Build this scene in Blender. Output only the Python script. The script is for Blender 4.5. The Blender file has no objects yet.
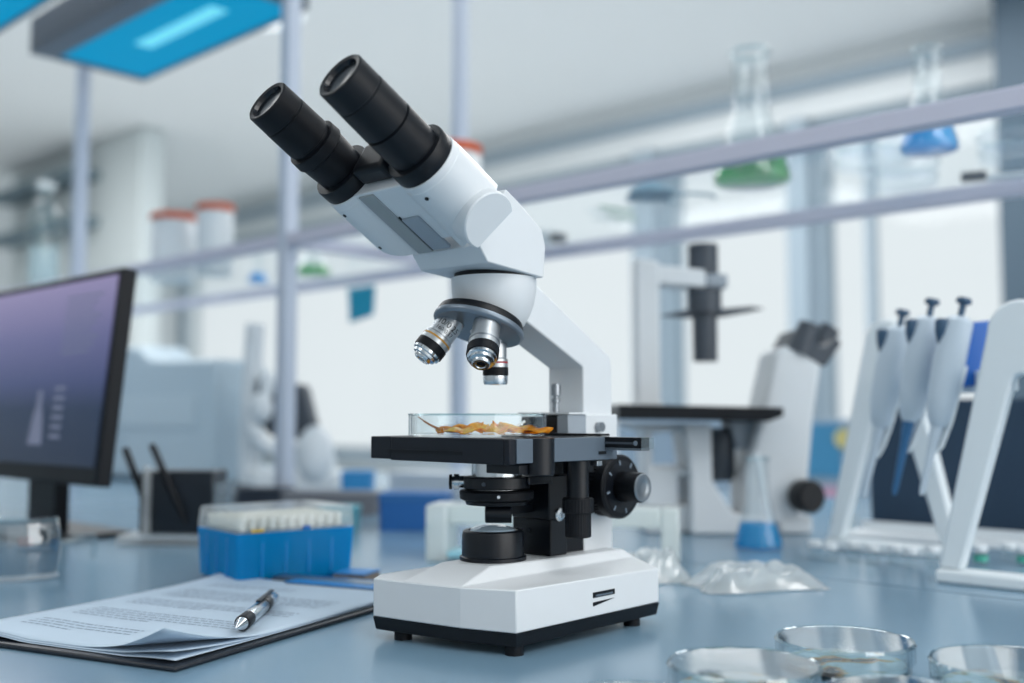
import bpy, bmesh, math, random
from math import pi, sin, cos, tan, radians, atan2, sqrt
from mathutils import Vector, Matrix, Euler

random.seed(7)
ZB = 0.90                      # height of the bench top above the floor
scene = bpy.context.scene
COL = scene.collection

# ------------------------------------------------------------------ helpers
def s2l(c):
    def f(v):
        v = v / 255.0
        return v / 12.92 if v <= 0.04045 else ((v + 0.055) / 1.055) ** 2.4
    return (f(c[0]), f(c[1]), f(c[2]), 1.0)

def mat(name, rgb, rough=0.5, metal=0.0, spec=0.5, emit=None, estr=0.0, noise=0.0, nscale=200.0, bump=0.0, bscale=400.0, coat=0.0):
    m = bpy.data.materials.new(name); m.use_nodes = True
    nt = m.node_tree; b = nt.nodes['Principled BSDF']
    b.inputs['Base Color'].default_value = s2l(rgb)
    b.inputs['Roughness'].default_value = rough
    b.inputs['Metallic'].default_value = metal
    b.inputs['Specular IOR Level'].default_value = spec
    b.inputs['Coat Weight'].default_value = coat
    if emit:
        b.inputs['Emission Color'].default_value = s2l(emit)
        b.inputs['Emission Strength'].default_value = estr
    if noise or bump:
        tc = nt.nodes.new('ShaderNodeTexCoord')
    if noise:
        n = nt.nodes.new('ShaderNodeTexNoise'); n.inputs['Scale'].default_value = nscale
        n.inputs['Detail'].default_value = 4
        nt.links.new(tc.outputs['Object'], n.inputs['Vector'])
        mx = nt.nodes.new('ShaderNodeMix'); mx.data_type = 'RGBA'
        a = s2l(rgb)
        mx.inputs[6].default_value = [min(1, v * (1 - noise)) for v in a[:3]] + [1]
        mx.inputs[7].default_value = [min(1, v * (1 + noise)) for v in a[:3]] + [1]
        nt.links.new(n.outputs['Fac'], mx.inputs[0])
        nt.links.new(mx.outputs[2], b.inputs['Base Color'])
    if bump:
        n2 = nt.nodes.new('ShaderNodeTexNoise'); n2.inputs['Scale'].default_value = bscale
        nt.links.new(tc.outputs['Object'], n2.inputs['Vector'])
        bp = nt.nodes.new('ShaderNodeBump'); bp.inputs['Strength'].default_value = bump
        bp.inputs['Distance'].default_value = 0.001
        nt.links.new(n2.outputs['Fac'], bp.inputs['Height'])
        nt.links.new(bp.outputs['Normal'], b.inputs['Normal'])
    return m

def thin_glass(name, tint=(250, 253, 254), rough=0.02, base=0.04, gain=0.9, milk=0.0, milkcol=(235, 245, 248)):
    """clear sheet: tinted transparency plus a Schlick mirror term, optionally milky"""
    m = bpy.data.materials.new(name); m.use_nodes = True
    nt = m.node_tree; nt.nodes.clear()
    out = nt.nodes.new('ShaderNodeOutputMaterial')
    tr = nt.nodes.new('ShaderNodeBsdfTransparent'); tr.inputs['Color'].default_value = s2l(tint)
    gl = nt.nodes.new('ShaderNodeBsdfGlossy'); gl.inputs['Roughness'].default_value = rough
    lw = nt.nodes.new('ShaderNodeLayerWeight'); lw.inputs['Blend'].default_value = 0.5
    pw = nt.nodes.new('ShaderNodeMath'); pw.operation = 'POWER'; pw.inputs[1].default_value = 4.0
    ml = nt.nodes.new('ShaderNodeMath'); ml.operation = 'MULTIPLY_ADD'
    ml.inputs[1].default_value = gain; ml.inputs[2].default_value = base
    mx = nt.nodes.new('ShaderNodeMixShader')
    nt.links.new(lw.outputs['Facing'], pw.inputs[0]); nt.links.new(pw.outputs[0], ml.inputs[0])
    nt.links.new(ml.outputs[0], mx.inputs['Fac'])
    base_sh = tr
    if milk > 0:
        df = nt.nodes.new('ShaderNodeBsdfDiffuse'); df.inputs['Color'].default_value = s2l(milkcol)
        tl = nt.nodes.new('ShaderNodeBsdfTranslucent'); tl.inputs['Color'].default_value = s2l(milkcol)
        m2 = nt.nodes.new('ShaderNodeMixShader'); m2.inputs['Fac'].default_value = 0.5
        nt.links.new(df.outputs[0], m2.inputs[1]); nt.links.new(tl.outputs[0], m2.inputs[2])
        m3 = nt.nodes.new('ShaderNodeMixShader'); m3.inputs['Fac'].default_value = milk
        nt.links.new(tr.outputs[0], m3.inputs[1]); nt.links.new(m2.outputs[0], m3.inputs[2])
        base_sh = m3
    nt.links.new(base_sh.outputs[0], mx.inputs[1]); nt.links.new(gl.outputs[0], mx.inputs[2])
    nt.links.new(mx.outputs[0], out.inputs['Surface'])
    return m

class B:
    """collects shapes into one mesh"""
    def __init__(s): s.bm = bmesh.new()
    def _add(s, verts, faces, M=None):
        vs = [s.bm.verts.new(M @ Vector(v) if M else Vector(v)) for v in verts]
        for f in faces:
            try: s.bm.faces.new([vs[i] for i in f])
            except ValueError: pass
        return vs
    def box(s, x0, x1, y0, y1, z0, z1, M=None):
        v = [(x0,y0,z0),(x1,y0,z0),(x1,y1,z0),(x0,y1,z0),(x0,y0,z1),(x1,y0,z1),(x1,y1,z1),(x0,y1,z1)]
        s._add(v, [(3,2,1,0),(4,5,6,7),(0,1,5,4),(1,2,6,5),(2,3,7,6),(3,0,4,7)], M); return s
    def lathe(s, prof, origin=(0,0,0), axis=(0,0,1), seg=48, cap0=True, cap1=True, flute=None):
        a = Vector(axis).normalized(); q = Vector((0,0,1)).rotation_difference(a).to_matrix().to_4x4()
        M = Matrix.Translation(origin) @ q
        verts = []; n = len(prof)
        for (r, z) in prof:
            for k in range(seg):
                t = 2*pi*k/seg; rr = r
                if flute and flute[1] <= z <= flute[2]: rr = r*(1 - flute[0]*(k % 2))
                verts.append((rr*cos(t), rr*sin(t), z))
        faces = []
        for i in range(n-1):
            for k in range(seg):
                k2 = (k+1) % seg
                faces.append((i*seg+k, i*seg+k2, (i+1)*seg+k2, (i+1)*seg+k))
        if cap0: faces.append(tuple(range(seg-1, -1, -1)))
        if cap1: faces.append(tuple(range((n-1)*seg, n*seg)))
        s._add(verts, faces, M); return s
    def prism(s, poly, f, a0, a1):
        """poly extruded: f(u, v, a) gives the point"""
        n = len(poly)
        v = [f(p[0], p[1], a0) for p in poly] + [f(p[0], p[1], a1) for p in poly]
        fs = [tuple(range(n-1, -1, -1)), tuple(range(n, 2*n))] + [(i, (i+1) % n, n+(i+1) % n, n+i) for i in range(n)]
        s._add(v, fs); return s
    def loft(s, rings, cap=True, closed=True):
        n = len(rings[0]); v = [p for r in rings for p in r]; fs = []
        for i in range(len(rings)-1):
            for k in range(n if closed else n-1):
                k2 = (k+1) % n
                fs.append((i*n+k, i*n+k2, (i+1)*n+k2, (i+1)*n+k))
        if cap: fs += [tuple(range(n-1, -1, -1)), tuple(range((len(rings)-1)*n, len(rings)*n))]
        s._add(v, fs); return s
    def tube(s, pts, r, seg=10, cap=True):
        pts = [Vector(p) for p in pts]; rs = r if isinstance(r, (list, tuple)) else [r]*len(pts)
        rings = []; up = None
        for i, p in enumerate(pts):
            d = (pts[min(i+1, len(pts)-1)] - pts[max(i-1, 0)]).normalized()
            if up is None: up = d.orthogonal().normalized()
            up = (up - d*up.dot(d)).normalized(); w = d.cross(up)
            rings.append([p + (up*cos(2*pi*k/seg) + w*sin(2*pi*k/seg))*rs[i] for k in range(seg)])
        return s.loft(rings, cap)
    def grid(s, fn, nu, nv):
        v = [fn(i/nu, j/nv) for j in range(nv+1) for i in range(nu+1)]
        fs = [(j*(nu+1)+i, j*(nu+1)+i+1, (j+1)*(nu+1)+i+1, (j+1)*(nu+1)+i) for j in range(nv) for i in range(nu)]
        s._add(v, fs); return s
    def ellipsoid(s, c, r, M=None, nu=20, nv=12):
        rings = []
        for j in range(1, nv):
            t = pi*j/nv
            rings.append([(c[0]+r[0]*sin(t)*cos(2*pi*k/nu), c[1]+r[1]*sin(t)*sin(2*pi*k/nu), c[2]-r[2]*cos(t)) for k in range(nu)])
        if M: rings = [[M @ Vector(p) for p in q] for q in rings]
        return s.loft(rings)
    def done(s, name, m, parent=None, bevel=0.0, bseg=2, angle=35, loc=None, recalc=True, solid=0.0):
        if recalc: bmesh.ops.recalc_face_normals(s.bm, faces=s.bm.faces[:])
        me = bpy.data.meshes.new(name); s.bm.to_mesh(me); s.bm.free()
        for p in me.polygons: p.use_smooth = True
        me.set_sharp_from_angle(angle=radians(angle))
        me.materials.append(m)
        o = bpy.data.objects.new(name, me); COL.objects.link(o)
        if loc: o.location = loc
        if parent: o.parent = parent
        if solid:
            md = o.modifiers.new('solid', 'SOLIDIFY'); md.thickness = solid
        if bevel:
            md = o.modifiers.new('bevel', 'BEVEL'); md.width = bevel; md.segments = bseg
            md.limit_method = 'ANGLE'; md.angle_limit = radians(35)
            md.harden_normals = False
        return o

YZ = lambda u, v, a: (a, u, v)
XZ = lambda u, v, a: (u, a, v)
XY = lambda u, v, a: (u, v, a)

def tag(o, label, cat, group=None, kind=None):
    if label: o['label'] = label
    if cat: o['category'] = cat
    if group: o['group'] = group
    if kind: o['kind'] = kind
    return o
def thing(name, label, cat, loc=(0,0,0), rz=0.0, group=None):
    o = bpy.data.objects.new(name, None); COL.objects.link(o); o.empty_display_size = 0.02
    o.location = (loc[0], loc[1], loc[2] + ZB); o.rotation_euler = (0, 0, rz)
    return tag(o, label, cat, group)
def struct(o):
    o['kind'] = 'structure'; return o
def W(z): return z + ZB
def dup(root, loc, rz, label, group=None):
    c = root.copy(); COL.objects.link(c); c.location = (loc[0], loc[1], loc[2] + ZB); c.rotation_euler = (0, 0, rz); c['label'] = label
    if group: c['group'] = group
    for ch in list(root.children):
        d = ch.copy(); COL.objects.link(d); d.parent = c
        for g in list(ch.children):
            e = g.copy(); COL.objects.link(e); e.parent = d
    return c

# ------------------------------------------------------------------ camera
cam_d = bpy.data.cameras.new('camera'); cam = bpy.data.objects.new('camera', cam_d); COL.objects.link(cam)
cam_d.sensor_width = 36.0; cam_d.lens = 36.0*1050/1024; cam_d.clip_start = 0.02; cam_d.clip_end = 100
PITCH = math.atan((415-341.5)/1050)
cam.location = (0, 0, W(0.145)); cam.rotation_euler = Euler((pi/2 + PITCH, 0, radians(43)), 'XYZ')
cam_d.dof.use_dof = True; cam_d.dof.focus_distance = 0.655; cam_d.dof.aperture_fstop = 36.9/11.0
cam_d.dof.aperture_blades = 0
scene.camera = cam
FWD = Vector((-sin(radians(43)), cos(radians(43)), 0)); RGT = Vector((cos(radians(43)), sin(radians(43)), 0))

# ------------------------------------------------------------------ materials
M_white = mat('white_enamel', (214, 219, 223), 0.42, noise=0.02, nscale=60)
M_white2 = mat('white_plastic', (226, 232, 236), 0.5)
M_black = mat('black_enamel', (9, 14, 21), 0.42, spec=0.28)
M_blackmat = mat('black_rubber', (8, 12, 19), 0.5, spec=0.25, bump=0.15, bscale=2500)
M_blackmetal = mat('black_anodised', (10, 15, 23), 0.36, spec=0.38)
M_stage = mat('stage_black', (13, 19, 29), 0.48, spec=0.32, bump=0.1, bscale=3000)
M_stagegrey = mat('stage_side_grey', (88, 101, 114), 0.5, spec=0.4)
M_steel = mat('steel', (205, 210, 214), 0.2, 1.0)
M_steeldull = mat('steel_dull', (150, 156, 162), 0.35, 1.0)
M_dkgrey = mat('dark_grey', (62, 70, 80), 0.5)
M_grey = mat('mid_grey_plastic', (150, 160, 170), 0.5)
M_brushed = mat('brushed_chrome', (196, 200, 203), .36, .9)
M_lens = mat('lens_glass', (22, 27, 34), 0.18, spec=0.35, coat=0.0)
M_yellowring = mat('yellow_ring', (205, 150, 50), 0.4)
M_redring = mat('red_ring', (170, 40, 50), 0.4)
M_ink = mat('engraving', (25, 28, 32), 0.6)
M_mark = mat('knob_marks', (120, 135, 150), 0.6)
M_glass = thin_glass('clear_glass')
M_glass_rim = thin_glass('clear_glass_thick', tint=(235, 245, 247), base=0.10)
M_plasticclear = thin_glass('clear_plastic', tint=(240, 246, 248), rough=0.08, base=0.08, milk=0.10)
M_lid = thin_glass('lid_glass', tint=(246, 250, 252), rough=0.02, base=0.12, gain=1.3)
M_shelfdish = thin_glass('shelf_dish_glass', tint=(253, 254, 255), base=.02, gain=.08, milk=.03)
M_flask = thin_glass('flask_glass', tint=(250, 253, 254), base=0.06, gain=1.0, milk=0.05)
M_shelfglass = thin_glass('shelf_glass', tint=(251, 253, 254), rough=0.02, base=0.01, gain=0.12)
M_boxlid = thin_glass('clear_box_lid', tint=(250, 253, 254), rough=0.2, base=0.06, milk=0.22, milkcol=(250, 253, 254))
M_goggle = thin_glass('goggle_plastic', tint=(196, 210, 220), rough=0.05, base=0.16, gain=1.1, milk=0.08)
M_frost = thin_glass('frosted_plastic', tint=(242, 247, 249), rough=0.25, base=0.06, milk=0.38, milkcol=(246, 250, 252))
M_frostwhite = thin_glass('frosted_white', tint=(240, 248, 248), rough=0.3, base=0.05, milk=0.70, milkcol=(250, 254, 252))
M_bluebox = thin_glass('blue_translucent', tint=(90, 190, 235), rough=0.2, base=0.02, gain=0.3, milk=0.85, milkcol=(20, 178, 238))
M_liqblue = thin_glass('blue_liquid', tint=(40, 190, 238), rough=0.05, base=0.02, gain=0.25, milk=0.72, milkcol=(0, 196, 246))
M_liqgreen = thin_glass('green_liquid', tint=(130, 200, 140), rough=0.05, base=0.03, gain=0.2, milk=0.5, milkcol=(110, 215, 140))
M_bag = thin_glass('polythene', tint=(240, 246, 247), rough=0.15, base=0.12, gain=0.9, milk=0.42, milkcol=(252, 254, 254))
M_rail = mat('rail_lilac_grey', (206, 206, 222), 0.45)
M_post = mat('post_aluminium', (198, 208, 224), 0.4, 0.1)
M_bench = mat('bench_laminate', (120, 152, 174), 0.22, spec=1.0, noise=0.05, nscale=900)
M_paper = mat('paper', (190, 208, 224), 0.75)
M_paperink = mat('printed_text', (140, 158, 178), 0.8)
M_board = mat('clipboard_black', (24, 30, 40), 0.45)
M_orange = mat('orange_lid', (206, 84, 30), 0.5)
M_jar = mat('white_jar', (225, 230, 233), 0.35)
M_wall = mat('wall_paint', (226, 231, 233), 0.8, noise=0.02, nscale=3)
M_ceil = mat('ceiling_paint', (232, 236, 238), 0.85, noise=0.01, nscale=3)
M_floor = mat('floor_vinyl', (226, 230, 232), 0.5, noise=0.03, nscale=8)
M_frame = mat('window_frame_paint', (150, 167, 180), 0.5)
M_column = mat('column_paint', (66, 86, 102), 0.6)

# ------------------------------------------------------------------ world and light
w = bpy.data.worlds.new('sky'); scene.world = w; w.use_nodes = True
bg = w.node_tree.nodes['Background']; bg.inputs['Color'].default_value = (0.84, 0.885, 0.90, 1); bg.inputs['Strength'].default_value = 1.0
scene.cycles.transparent_max_bounces = 64; scene.cycles.max_bounces = 14
vs = scene.view_settings; vs.view_transform = 'Standard'; vs.look = 'None'; vs.gamma = 1.0; vs.exposure = 0.0; vs.use_curve_mapping = False

def area(name, loc, sx, sy, power, col, rot=(0,0,0)):
    d = bpy.data.lights.new(name, 'AREA'); d.shape = 'RECTANGLE'; d.size = sx; d.size_y = sy; d.energy = power; d.color = col
    o = bpy.data.objects.new(name, d); COL.objects.link(o); o.location = loc; o.rotation_euler = rot
    return o

# ------------------------------------------------------------------ room shell
CZ = 1.99
XL, XR, YF, YB = -9.0, 3.0, -3.2, 5.0
def sbox(name, m, *a, **k):
    return struct(B().box(*a).done(name, m, **k))
sbox('floor', M_floor, XL, XR, YF, YB+0.3, -0.05, 0.0)
sbox('ceiling', M_ceil, XL, XR, YF, YB+0.3, W(CZ), W(CZ)+0.1)
sbox('wall_left', M_wall, XL-0.15, XL, YF, YB+0.3, 0, W(CZ))
sbox('wall_front', mat('front_wall_paint', (186, 192, 196), .8), XL, XR, YF-.15, YF, 0, W(CZ))
WT, WS = 1.695, -0.15
bb = B(); bb.box(XL, XR, YB, YB+0.3, 0, W(WS)); bb.box(XL, XR, YB, YB+0.3, W(WT), W(CZ))
struct(bb.done('wall_back', M_wall))
sbox('trim_1', M_frame, XL, XR, YB-0.06, YB, W(WT)+0.13, W(WT)+0.19)
sbox('trim_2', M_frame, XL, -1.62, YB-0.16, YB, W(WS)-0.04, W(WS))
# piers between the windows
piers = [(-3.675, -3.52), (-2.67, -2.555)]
for i, (a, b) in enumerate(piers):
    sbox('trim_%d' % (i+3), M_frame, a, b, YB-0.02, YB+0.3, W(WS), W(WT))
sbox('wall_right', M_column, -1.50, XR, YB-0.35, YB+0.3, 0, W(CZ))
edges = [XL] + sorted([p for ab in piers for p in ab]) + [-1.50]
M_pane = thin_glass('window_pane', tint=(252, 254, 255), base=0.02)
for i in range(0, len(edges), 2):
    a, b = edges[i], edges[i+1]
    fr = B()
    fr.box(a, b, YB+.06, YB+.12, W(WS), W(WS)+.05); fr.box(a, b, YB+.06, YB+.12, W(WT)-.04, W(WT))
    fr.box(a, a+.04, YB+.06, YB+.12, W(WS)+.05, W(WT)-.04); fr.box(b-.04, b, YB+.06, YB+.12, W(WS)+.05, W(WT)-.04)
    xm = -2.26 if a > -2.6 else (-3.97 if -4.7 < a < -3.7 else None)
    if xm: fr.box(xm-.022, xm+.022, YB+.06, YB+.12, W(WS)+.05, W(WT)-.04)
    f = struct(fr.done('window_%d' % (i//2+1), M_frame))
    B().box(a+.04, b-.04, YB+.085, YB+.091, W(WS)+.05, W(WT)-.04).done('window_pane', M_pane, f)

# ------------------------------------------------------------------ bench
bt = thing('lab_bench', 'long blue-grey laminate lab bench carrying the microscopes', 'bench', (-1.2, .8, -ZB))
B().box(-2.6, 2.2, -1.1, .082, -.035+ZB, ZB).done('worktop', M_bench, bt)
B().box(-2.6, 2.2, .085, .95, -.035+ZB, ZB).done('worktop', M_bench, bt)
M_carc = mat('bench_cabinet', (196, 204, 210), 0.5)
for k in range(4):
    x0 = -2.5 + k*1.17
    c = B().box(x0, x0+1.12, -.55, .9, 0, ZB-.036).done('cabinet_body', M_carc, bt)

# ------------------------------------------------------------------ main microscope  (local: x right, y towards the arm, z up)
mx_, my_ = -.4905, .509
ms = thing('microscope', 'sharp white and black binocular microscope with an amber sample dish on its black stage', 'microscope', (mx_, my_, 0))
# base
plan = [(.0565,-.0398), (.0205,-.0515), (-.0250,-.0590), (-.0500,-.0622), (-.0600,-.0480), (-.0600,.1075), (.0565,.1075)]
ztop = [.0400, .0392, .0388, .0386, .0386, .0380, .0375]
zst = .0142
rb = [(p[0], p[1], zst) for p in plan]
rt = [(p[0], p[1], z) for p, z in zip(plan, ztop)]
bb = B()
v0 = bb._add(rb, []); v1 = bb._add(rt, [])
n = len(plan)
for i in range(n): bb.bm.faces.new([v0[i], v0[(i+1) % n], v1[(i+1) % n], v1[i]])
bb.bm.faces.new(v0[::-1])
# raised centre: plateau corners
pl = bb._add([(.0215,-.0262,.0495), (-.0150,-.0345,.0495), (-.0240,.1000,.0495), (.0310,.1000,.0495)], [])
cr = bb._add([(.0350,.1075,.0440), (-.035,.1075,.0440)], [])    # crease ends at the back
F = bb.bm.faces.new
F([pl[3], pl[2], pl[1], pl[0]][::-1])
F([v1[1], pl[0], pl[1], v1[2]][::-1])            # front ramp
F([v1[1], cr[0], pl[3], pl[0]][::-1])            # bright bevel on the right
F([v1[0], v1[6], cr[0], v1[1]][::-1])            # right shoulder
F([v1[2], pl[1], pl[2], cr[1]][::-1])
F([v1[3], v1[2], cr[1]]); F([v1[4], v1[3], cr[1]]); F([v1[5], v1[4], cr[1]])
F([pl[3], cr[0], cr[1], pl[2]]); F([cr[0], v1[6], v1[5], cr[1]])
base = bb.done('base', M_white, ms, bevel=.0009, bseg=2, angle=4)
# black skirt under it
def inset(pl_, d):
    c = Vector((0, .03)); return [tuple(Vector(p) + (c - Vector(p)).normalized()*d) for p in pl_]
sk = inset(plan, .0025); sk0 = [(p[0], p[1]) for p in plan]
bb = B().loft([[(p[0], p[1], .0058) for p in sk], [(p[0], p[1], .0065) for p in inset(plan, .0018)], [(p[0], p[1], zst-.0002) for p in plan]])
bb.done('base_skirt', M_black, ms, angle=20)
for (x, y) in [(.049, -.0335), (.047, .088), (-.034, -.050), (-.05, .088)]:
    B().lathe([(.0058, 0), (.0058, .0065)], (x, y, 0), seg=24).done('rubber_foot', M_blackmat, ms)
# sockets on the right flank
bb = B(); bb.box(.0560, .0569, .0335, .0565, .0262, .0297)
sl = bb.done('card_slot', M_black, ms)
B().box(.0566, .0572, .0360, .0540, .0268, .0280).done('slot_contact', M_stagegrey, sl)
B().prism([(.0335, .0234), (.0335, .0208), (.0565, .0238)], YZ, .0562, .0568).done('arrow_mark', M_black, ms)
# lamp collector
B().lathe([(.0222, .0492), (.0222, .0518), (.0208, .0524), (.0206, .0660), (.0200, .0683), (.0188, .0690), (.0165, .0690), (.0160, .0676)], (0, -.0015, 0), seg=64).done('lamp_housing', M_blackmetal, ms)
B().lathe([(.0158, .0678), (.0145, .0698), (.010, .0716), (.005, .0724), (.001, .0726)], (0, -.0015, 0), seg=48).done('lamp_lens', mat('lamp_lens_glass', (150, 170, 185), .05, spec=1.0, coat=.8), ms)
# arm
arm = [(.074, .0470), (.1072, .0440), (.1072, .1830), (.1058, .1880), (.0995, .1930), (.0190, .2350), (.0000, .2360), (-.006, .2210), (.0115, .2070), (.0735, .1795), (.074, .1780)]
arm = [(.0740, .0470), (.1072, .0440), (.1072, .1825), (.1050, .1880), (.0200, .2360), (-.005, .2360), (-.005, .2160), (.0101, .2095), (.0735, .1795), (.0740, .1780)]
B().prism(arm, YZ, -.0165, .0165).done('arm', M_white, ms, bevel=.0012, bseg=3, angle=15)
# arm foot block (wider, behind the stage)
B().box(-.020, .0205, .070, .1085, .120, .1455).done('stage_carrier', M_white, ms, bevel=.001)
B().box(-.0235, .012, .052, .0695, .1318, .1440).done('slide_block', M_blackmetal, ms, bevel=.0006)
B().box(.0122, .0222, .050, .0700, .1318, .1455).done('slide_side', M_grey, ms, bevel=.0006)
B().box(-.0245, .0235, .0495, .0715, .1457, .1468).done('slide_cover', M_white2, ms)
bb = B(); bb.lathe([(.0022, 0), (.0022, .007), (.0030, .0072), (.0030, .0098), (.0018, .0102), (.0018, .0118), (.0033, .0122), (.0035, .0195), (.0030, .0205), (.0012, .0208)], (.0, .063, .1468), seg=20)
bb.done('limit_screw', M_steeldull, ms)
B().lathe([(.0035, 0), (.0035, .004)], (.0208, .085, .1365), (1, 0, 0), seg=16).done('side_screw', M_steeldull, ms)
# nosepiece
B().lathe([(.0150, .1990), (.0205, .2050), (.0245, .2120), (.0272, .2195), (.0286, .2270), (.0290, .2340), (.0290, .2368)], (0, -.001, 0), seg=64).done('nosepiece_housing', M_white, ms)
B().lathe([(.0268, .2355), (.0268, .2416)], (0, -.001, 0), seg=64).done('head_seat', M_black, ms)
AL = radians(21.5)
nA = Vector((0, -sin(AL), -cos(AL))); cD = Vector((0, -.0165, .2012)); tA = Vector((0, cos(AL), -sin(AL)))
B().lathe([(.0265, -.0105), (.0285, -.0095), (.0296, -.0070), (.0296, -.0048)], tuple(cD), tuple(nA), seg=64).done('turret_collar', M_black, ms)
B().lathe([(.0270, -.0048), (.0306, -.0044), (.0310, -.0022), (.0306, -.0012), (.0290, 0)], tuple(cD), tuple(nA), seg=72).done('turret_disc', mat('turret_grey', (118, 130, 142), .35, .5), ms)
def objective(az, L, r, ringmat, has_text=False, short=False):
    rad = tA*cos(az) + Vector((1, 0, 0))*sin(az)
    d = (nA*cos(AL) + rad*sin(AL)).normalized()
    p = cD + rad*.0185
    r0 = r*.90
    o = B().lathe([(r0*.93, -.003), (r0*.96, .0), (r0*.96, .0012), (r0, .0015), (r0, L*.38), (r0*.95, L*.395), (r*1.0, L*.41), (r*1.0, L*.60)], tuple(p), tuple(d), seg=40).done('objective', M_brushed, ms)
    B().lathe([(r*1.012, L*.47), (r*1.02, L*.475), (r*1.02, L*.505), (r*1.012, L*.51)], tuple(p), tuple(d), seg=40, cap0=False, cap1=False).done('colour_ring', ringmat, o)
    B().lathe([(r*.99, L*.60), (r*1.04, L*.605), (r*1.04, L*.785), (r*.99, L*.79)], tuple(p), tuple(d), seg=60, flute=(.025, L*.604, L*.786)).done('grip_band', M_blackmat, o)
    if short:
        prof = [(r*.97, L*.79), (r*1.0, L*.80), (r*1.0, L*.93), (r*.93, L), (r*.6, L), (r*.55, L*.985)]
    else:
        prof = [(r*.96, L*.79), (r*.96, L*.85), (r*.82, L*.87), (r*.80, L*.92), (r*.60, L*.94), (r*.58, L*.98), (r*.52, L), (r*.34, L), (r*.31, L*.985)]
    B().lathe(prof, tuple(p), tuple(d), seg=40).done('front_barrel', M_steel, o)
    B().lathe([(r*.32, L*.983), (r*.2, L*.99), (.0003, L*.992)], tuple(p), tuple(d), seg=24).done('front_lens', M_lens, o)
    if has_text:
        q = Vector((0, 0, 1)).rotation_difference(d).to_matrix()
        view = (Vector((.4905, -.509, .145)) - (p + d*L*.25)); view = (view - d*view.dot(d)).normalized()
        side = view.cross(d).normalized()
        def wrap(txt, size, off):
            cu = bpy.data.curves.new('t', 'FONT'); cu.body = txt; cu.size = size; cu.align_x = 'CENTER'
            to = bpy.data.objects.new('t', cu); COL.objects.link(to)
            bpy.context.view_layer.update()
            me = bpy.data.meshes.new_from_object(to); bpy.data.objects.remove(to)
            rr = r0 + .00012
            for vtx in me.vertices:
                a = vtx.co.x/rr; h = off - vtx.co.y
                vtx.co = p + d*h + (view*cos(a) + side*sin(a))*rr
            return me
        for txt, s_, off in (('10/0.25', .0058, L*.20), ('160/0.17', .0040, L*.33)):
            me = wrap(txt, s_, off); me.materials.append(M_ink)
            eo = bpy.data.objects.new('engraving', me); COL.objects.link(eo); eo.parent = o
    return o
objective(0, .0290, .0083, M_redring, short=True)
objective(radians(117), .0350, .0100, M_steeldull)
objective(radians(226), .0318, .0102, M_yellowring, has_text=True)
# head
head = [(-.0390, .2412), (-.0470, .2513), (-.0250, .2860), (-.0225, .2905), (-.0100, .2835), (.0127, .2682), (.0163, .2575), (.0140, .2362)]
B().prism(head, YZ, -.0315, .0315).done('head_prism_box', M_white, ms, bevel=.0008, bseg=2, angle=15)
dA = Vector((0, cos(radians(30)), -sin(radians(30)))); pA = Vector((0, sin(radians(30)), cos(radians(30))))
tip = {}
for sgn in (1, -1):
    T = Vector((sgn*.035, -.1600, .3318)); tip[sgn] = T
    # white barrel with the slanting flat at its far end
    RB = .0215; beta = radians(62); s0 = .1265; rings = []; seg = 56
    def P(s_, phi, r): return T + dA*s_ + (Vector((sgn, 0, 0))*cos(phi) + pA*sin(phi))*r
    ph = [2*pi*k/seg for k in range(seg)]
    for s_, r in ((.0742, .0204), (.0750, .0209), (.0790, .0209), (.0793, .0212)):
        rings.append([P(s_, f, r) for f in ph])
    rings.append([P(s0 - RB*cos(f)*cos(beta)/sin(beta), f, RB) for f in ph])
    barrel = B().loft(rings).done('eye_barrel', M_white, ms, bevel=.0007, angle=25)
    nC = Vector((sgn*.88, -.04, -.46)).normalized(); e2 = (pA - nC*pA.dot(nC)).normalized(); e1 = e2.cross(nC) if sgn > 0 else nC.cross(e2)
    if e1.dot(dA) > 0: e1 = -e1
    cc = Vector((sgn*.0545, -.0600, .2602)) + e1*.0020
    dsh = [2.05*(k/24*2 - 1) for k in range(25)]
    rngs = [[cc + nC*h + (e1*cos(t) + e2*sin(t))*r_ for t in dsh] for (r_, h) in ((.0182, -.014), (.0182, -.0008), (.0174, .0))]
    if sgn > 0: B().loft(rngs).done('barrel_cap', M_white, barrel, angle=30)
    for (ss, ang) in ((.084, -80), (.118, -80)):
        c = P(ss, radians(ang), RB-.0003)
        B().lathe([(.0013, 0), (.0013, .0006)], tuple(c), tuple((c - (T + dA*ss)).normalized()), seg=12).done('screw', M_black, barrel)
    # black flange and eyepiece
    if sgn > 0:
        pr = [(.0108, .0006), (.0128, .0), (.0136, .0010), (.0138, .0155), (.0134, .0158), (.0134, .0166), (.0139, .0170), (.0142, .0385), (.0129, .0388), (.0129, .0402), (.0142, .0408), (.0142, .0640)]
    else:
        pr = [(.0103, .0006), (.0122, .0), (.0130, .0010), (.0132, .0135), (.0128, .0138), (.0128, .0146), (.0133, .0150), (.0135, .0355), (.0128, .0360), (.0128, .0375), (.0153, .0380), (.0156, .0450), (.0146, .0460), (.0140, .0560), (.0136, .0640)]
    pr = [(a*1.14, b) for a, b in pr]
    e = B().lathe(pr, tuple(T), tuple(dA), seg=64, cap0=False).done('eyepiece', M_blackmat if sgn < 0 else M_black, ms)
    B().lathe([(.0121, .0005), (.0112, .0030), (.004, .0036), (.0003, .0038)], tuple(T), tuple(dA), seg=40, cap0=False).done('eye_lens', M_lens, e)
    B().lathe([(.0160, .0638), (.0198, .0640), (.0203, .0650), (.0203, .0730), (.0198, .0742)], tuple(T), tuple(dA), seg=64).done('flange', M_black, ms)
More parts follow.
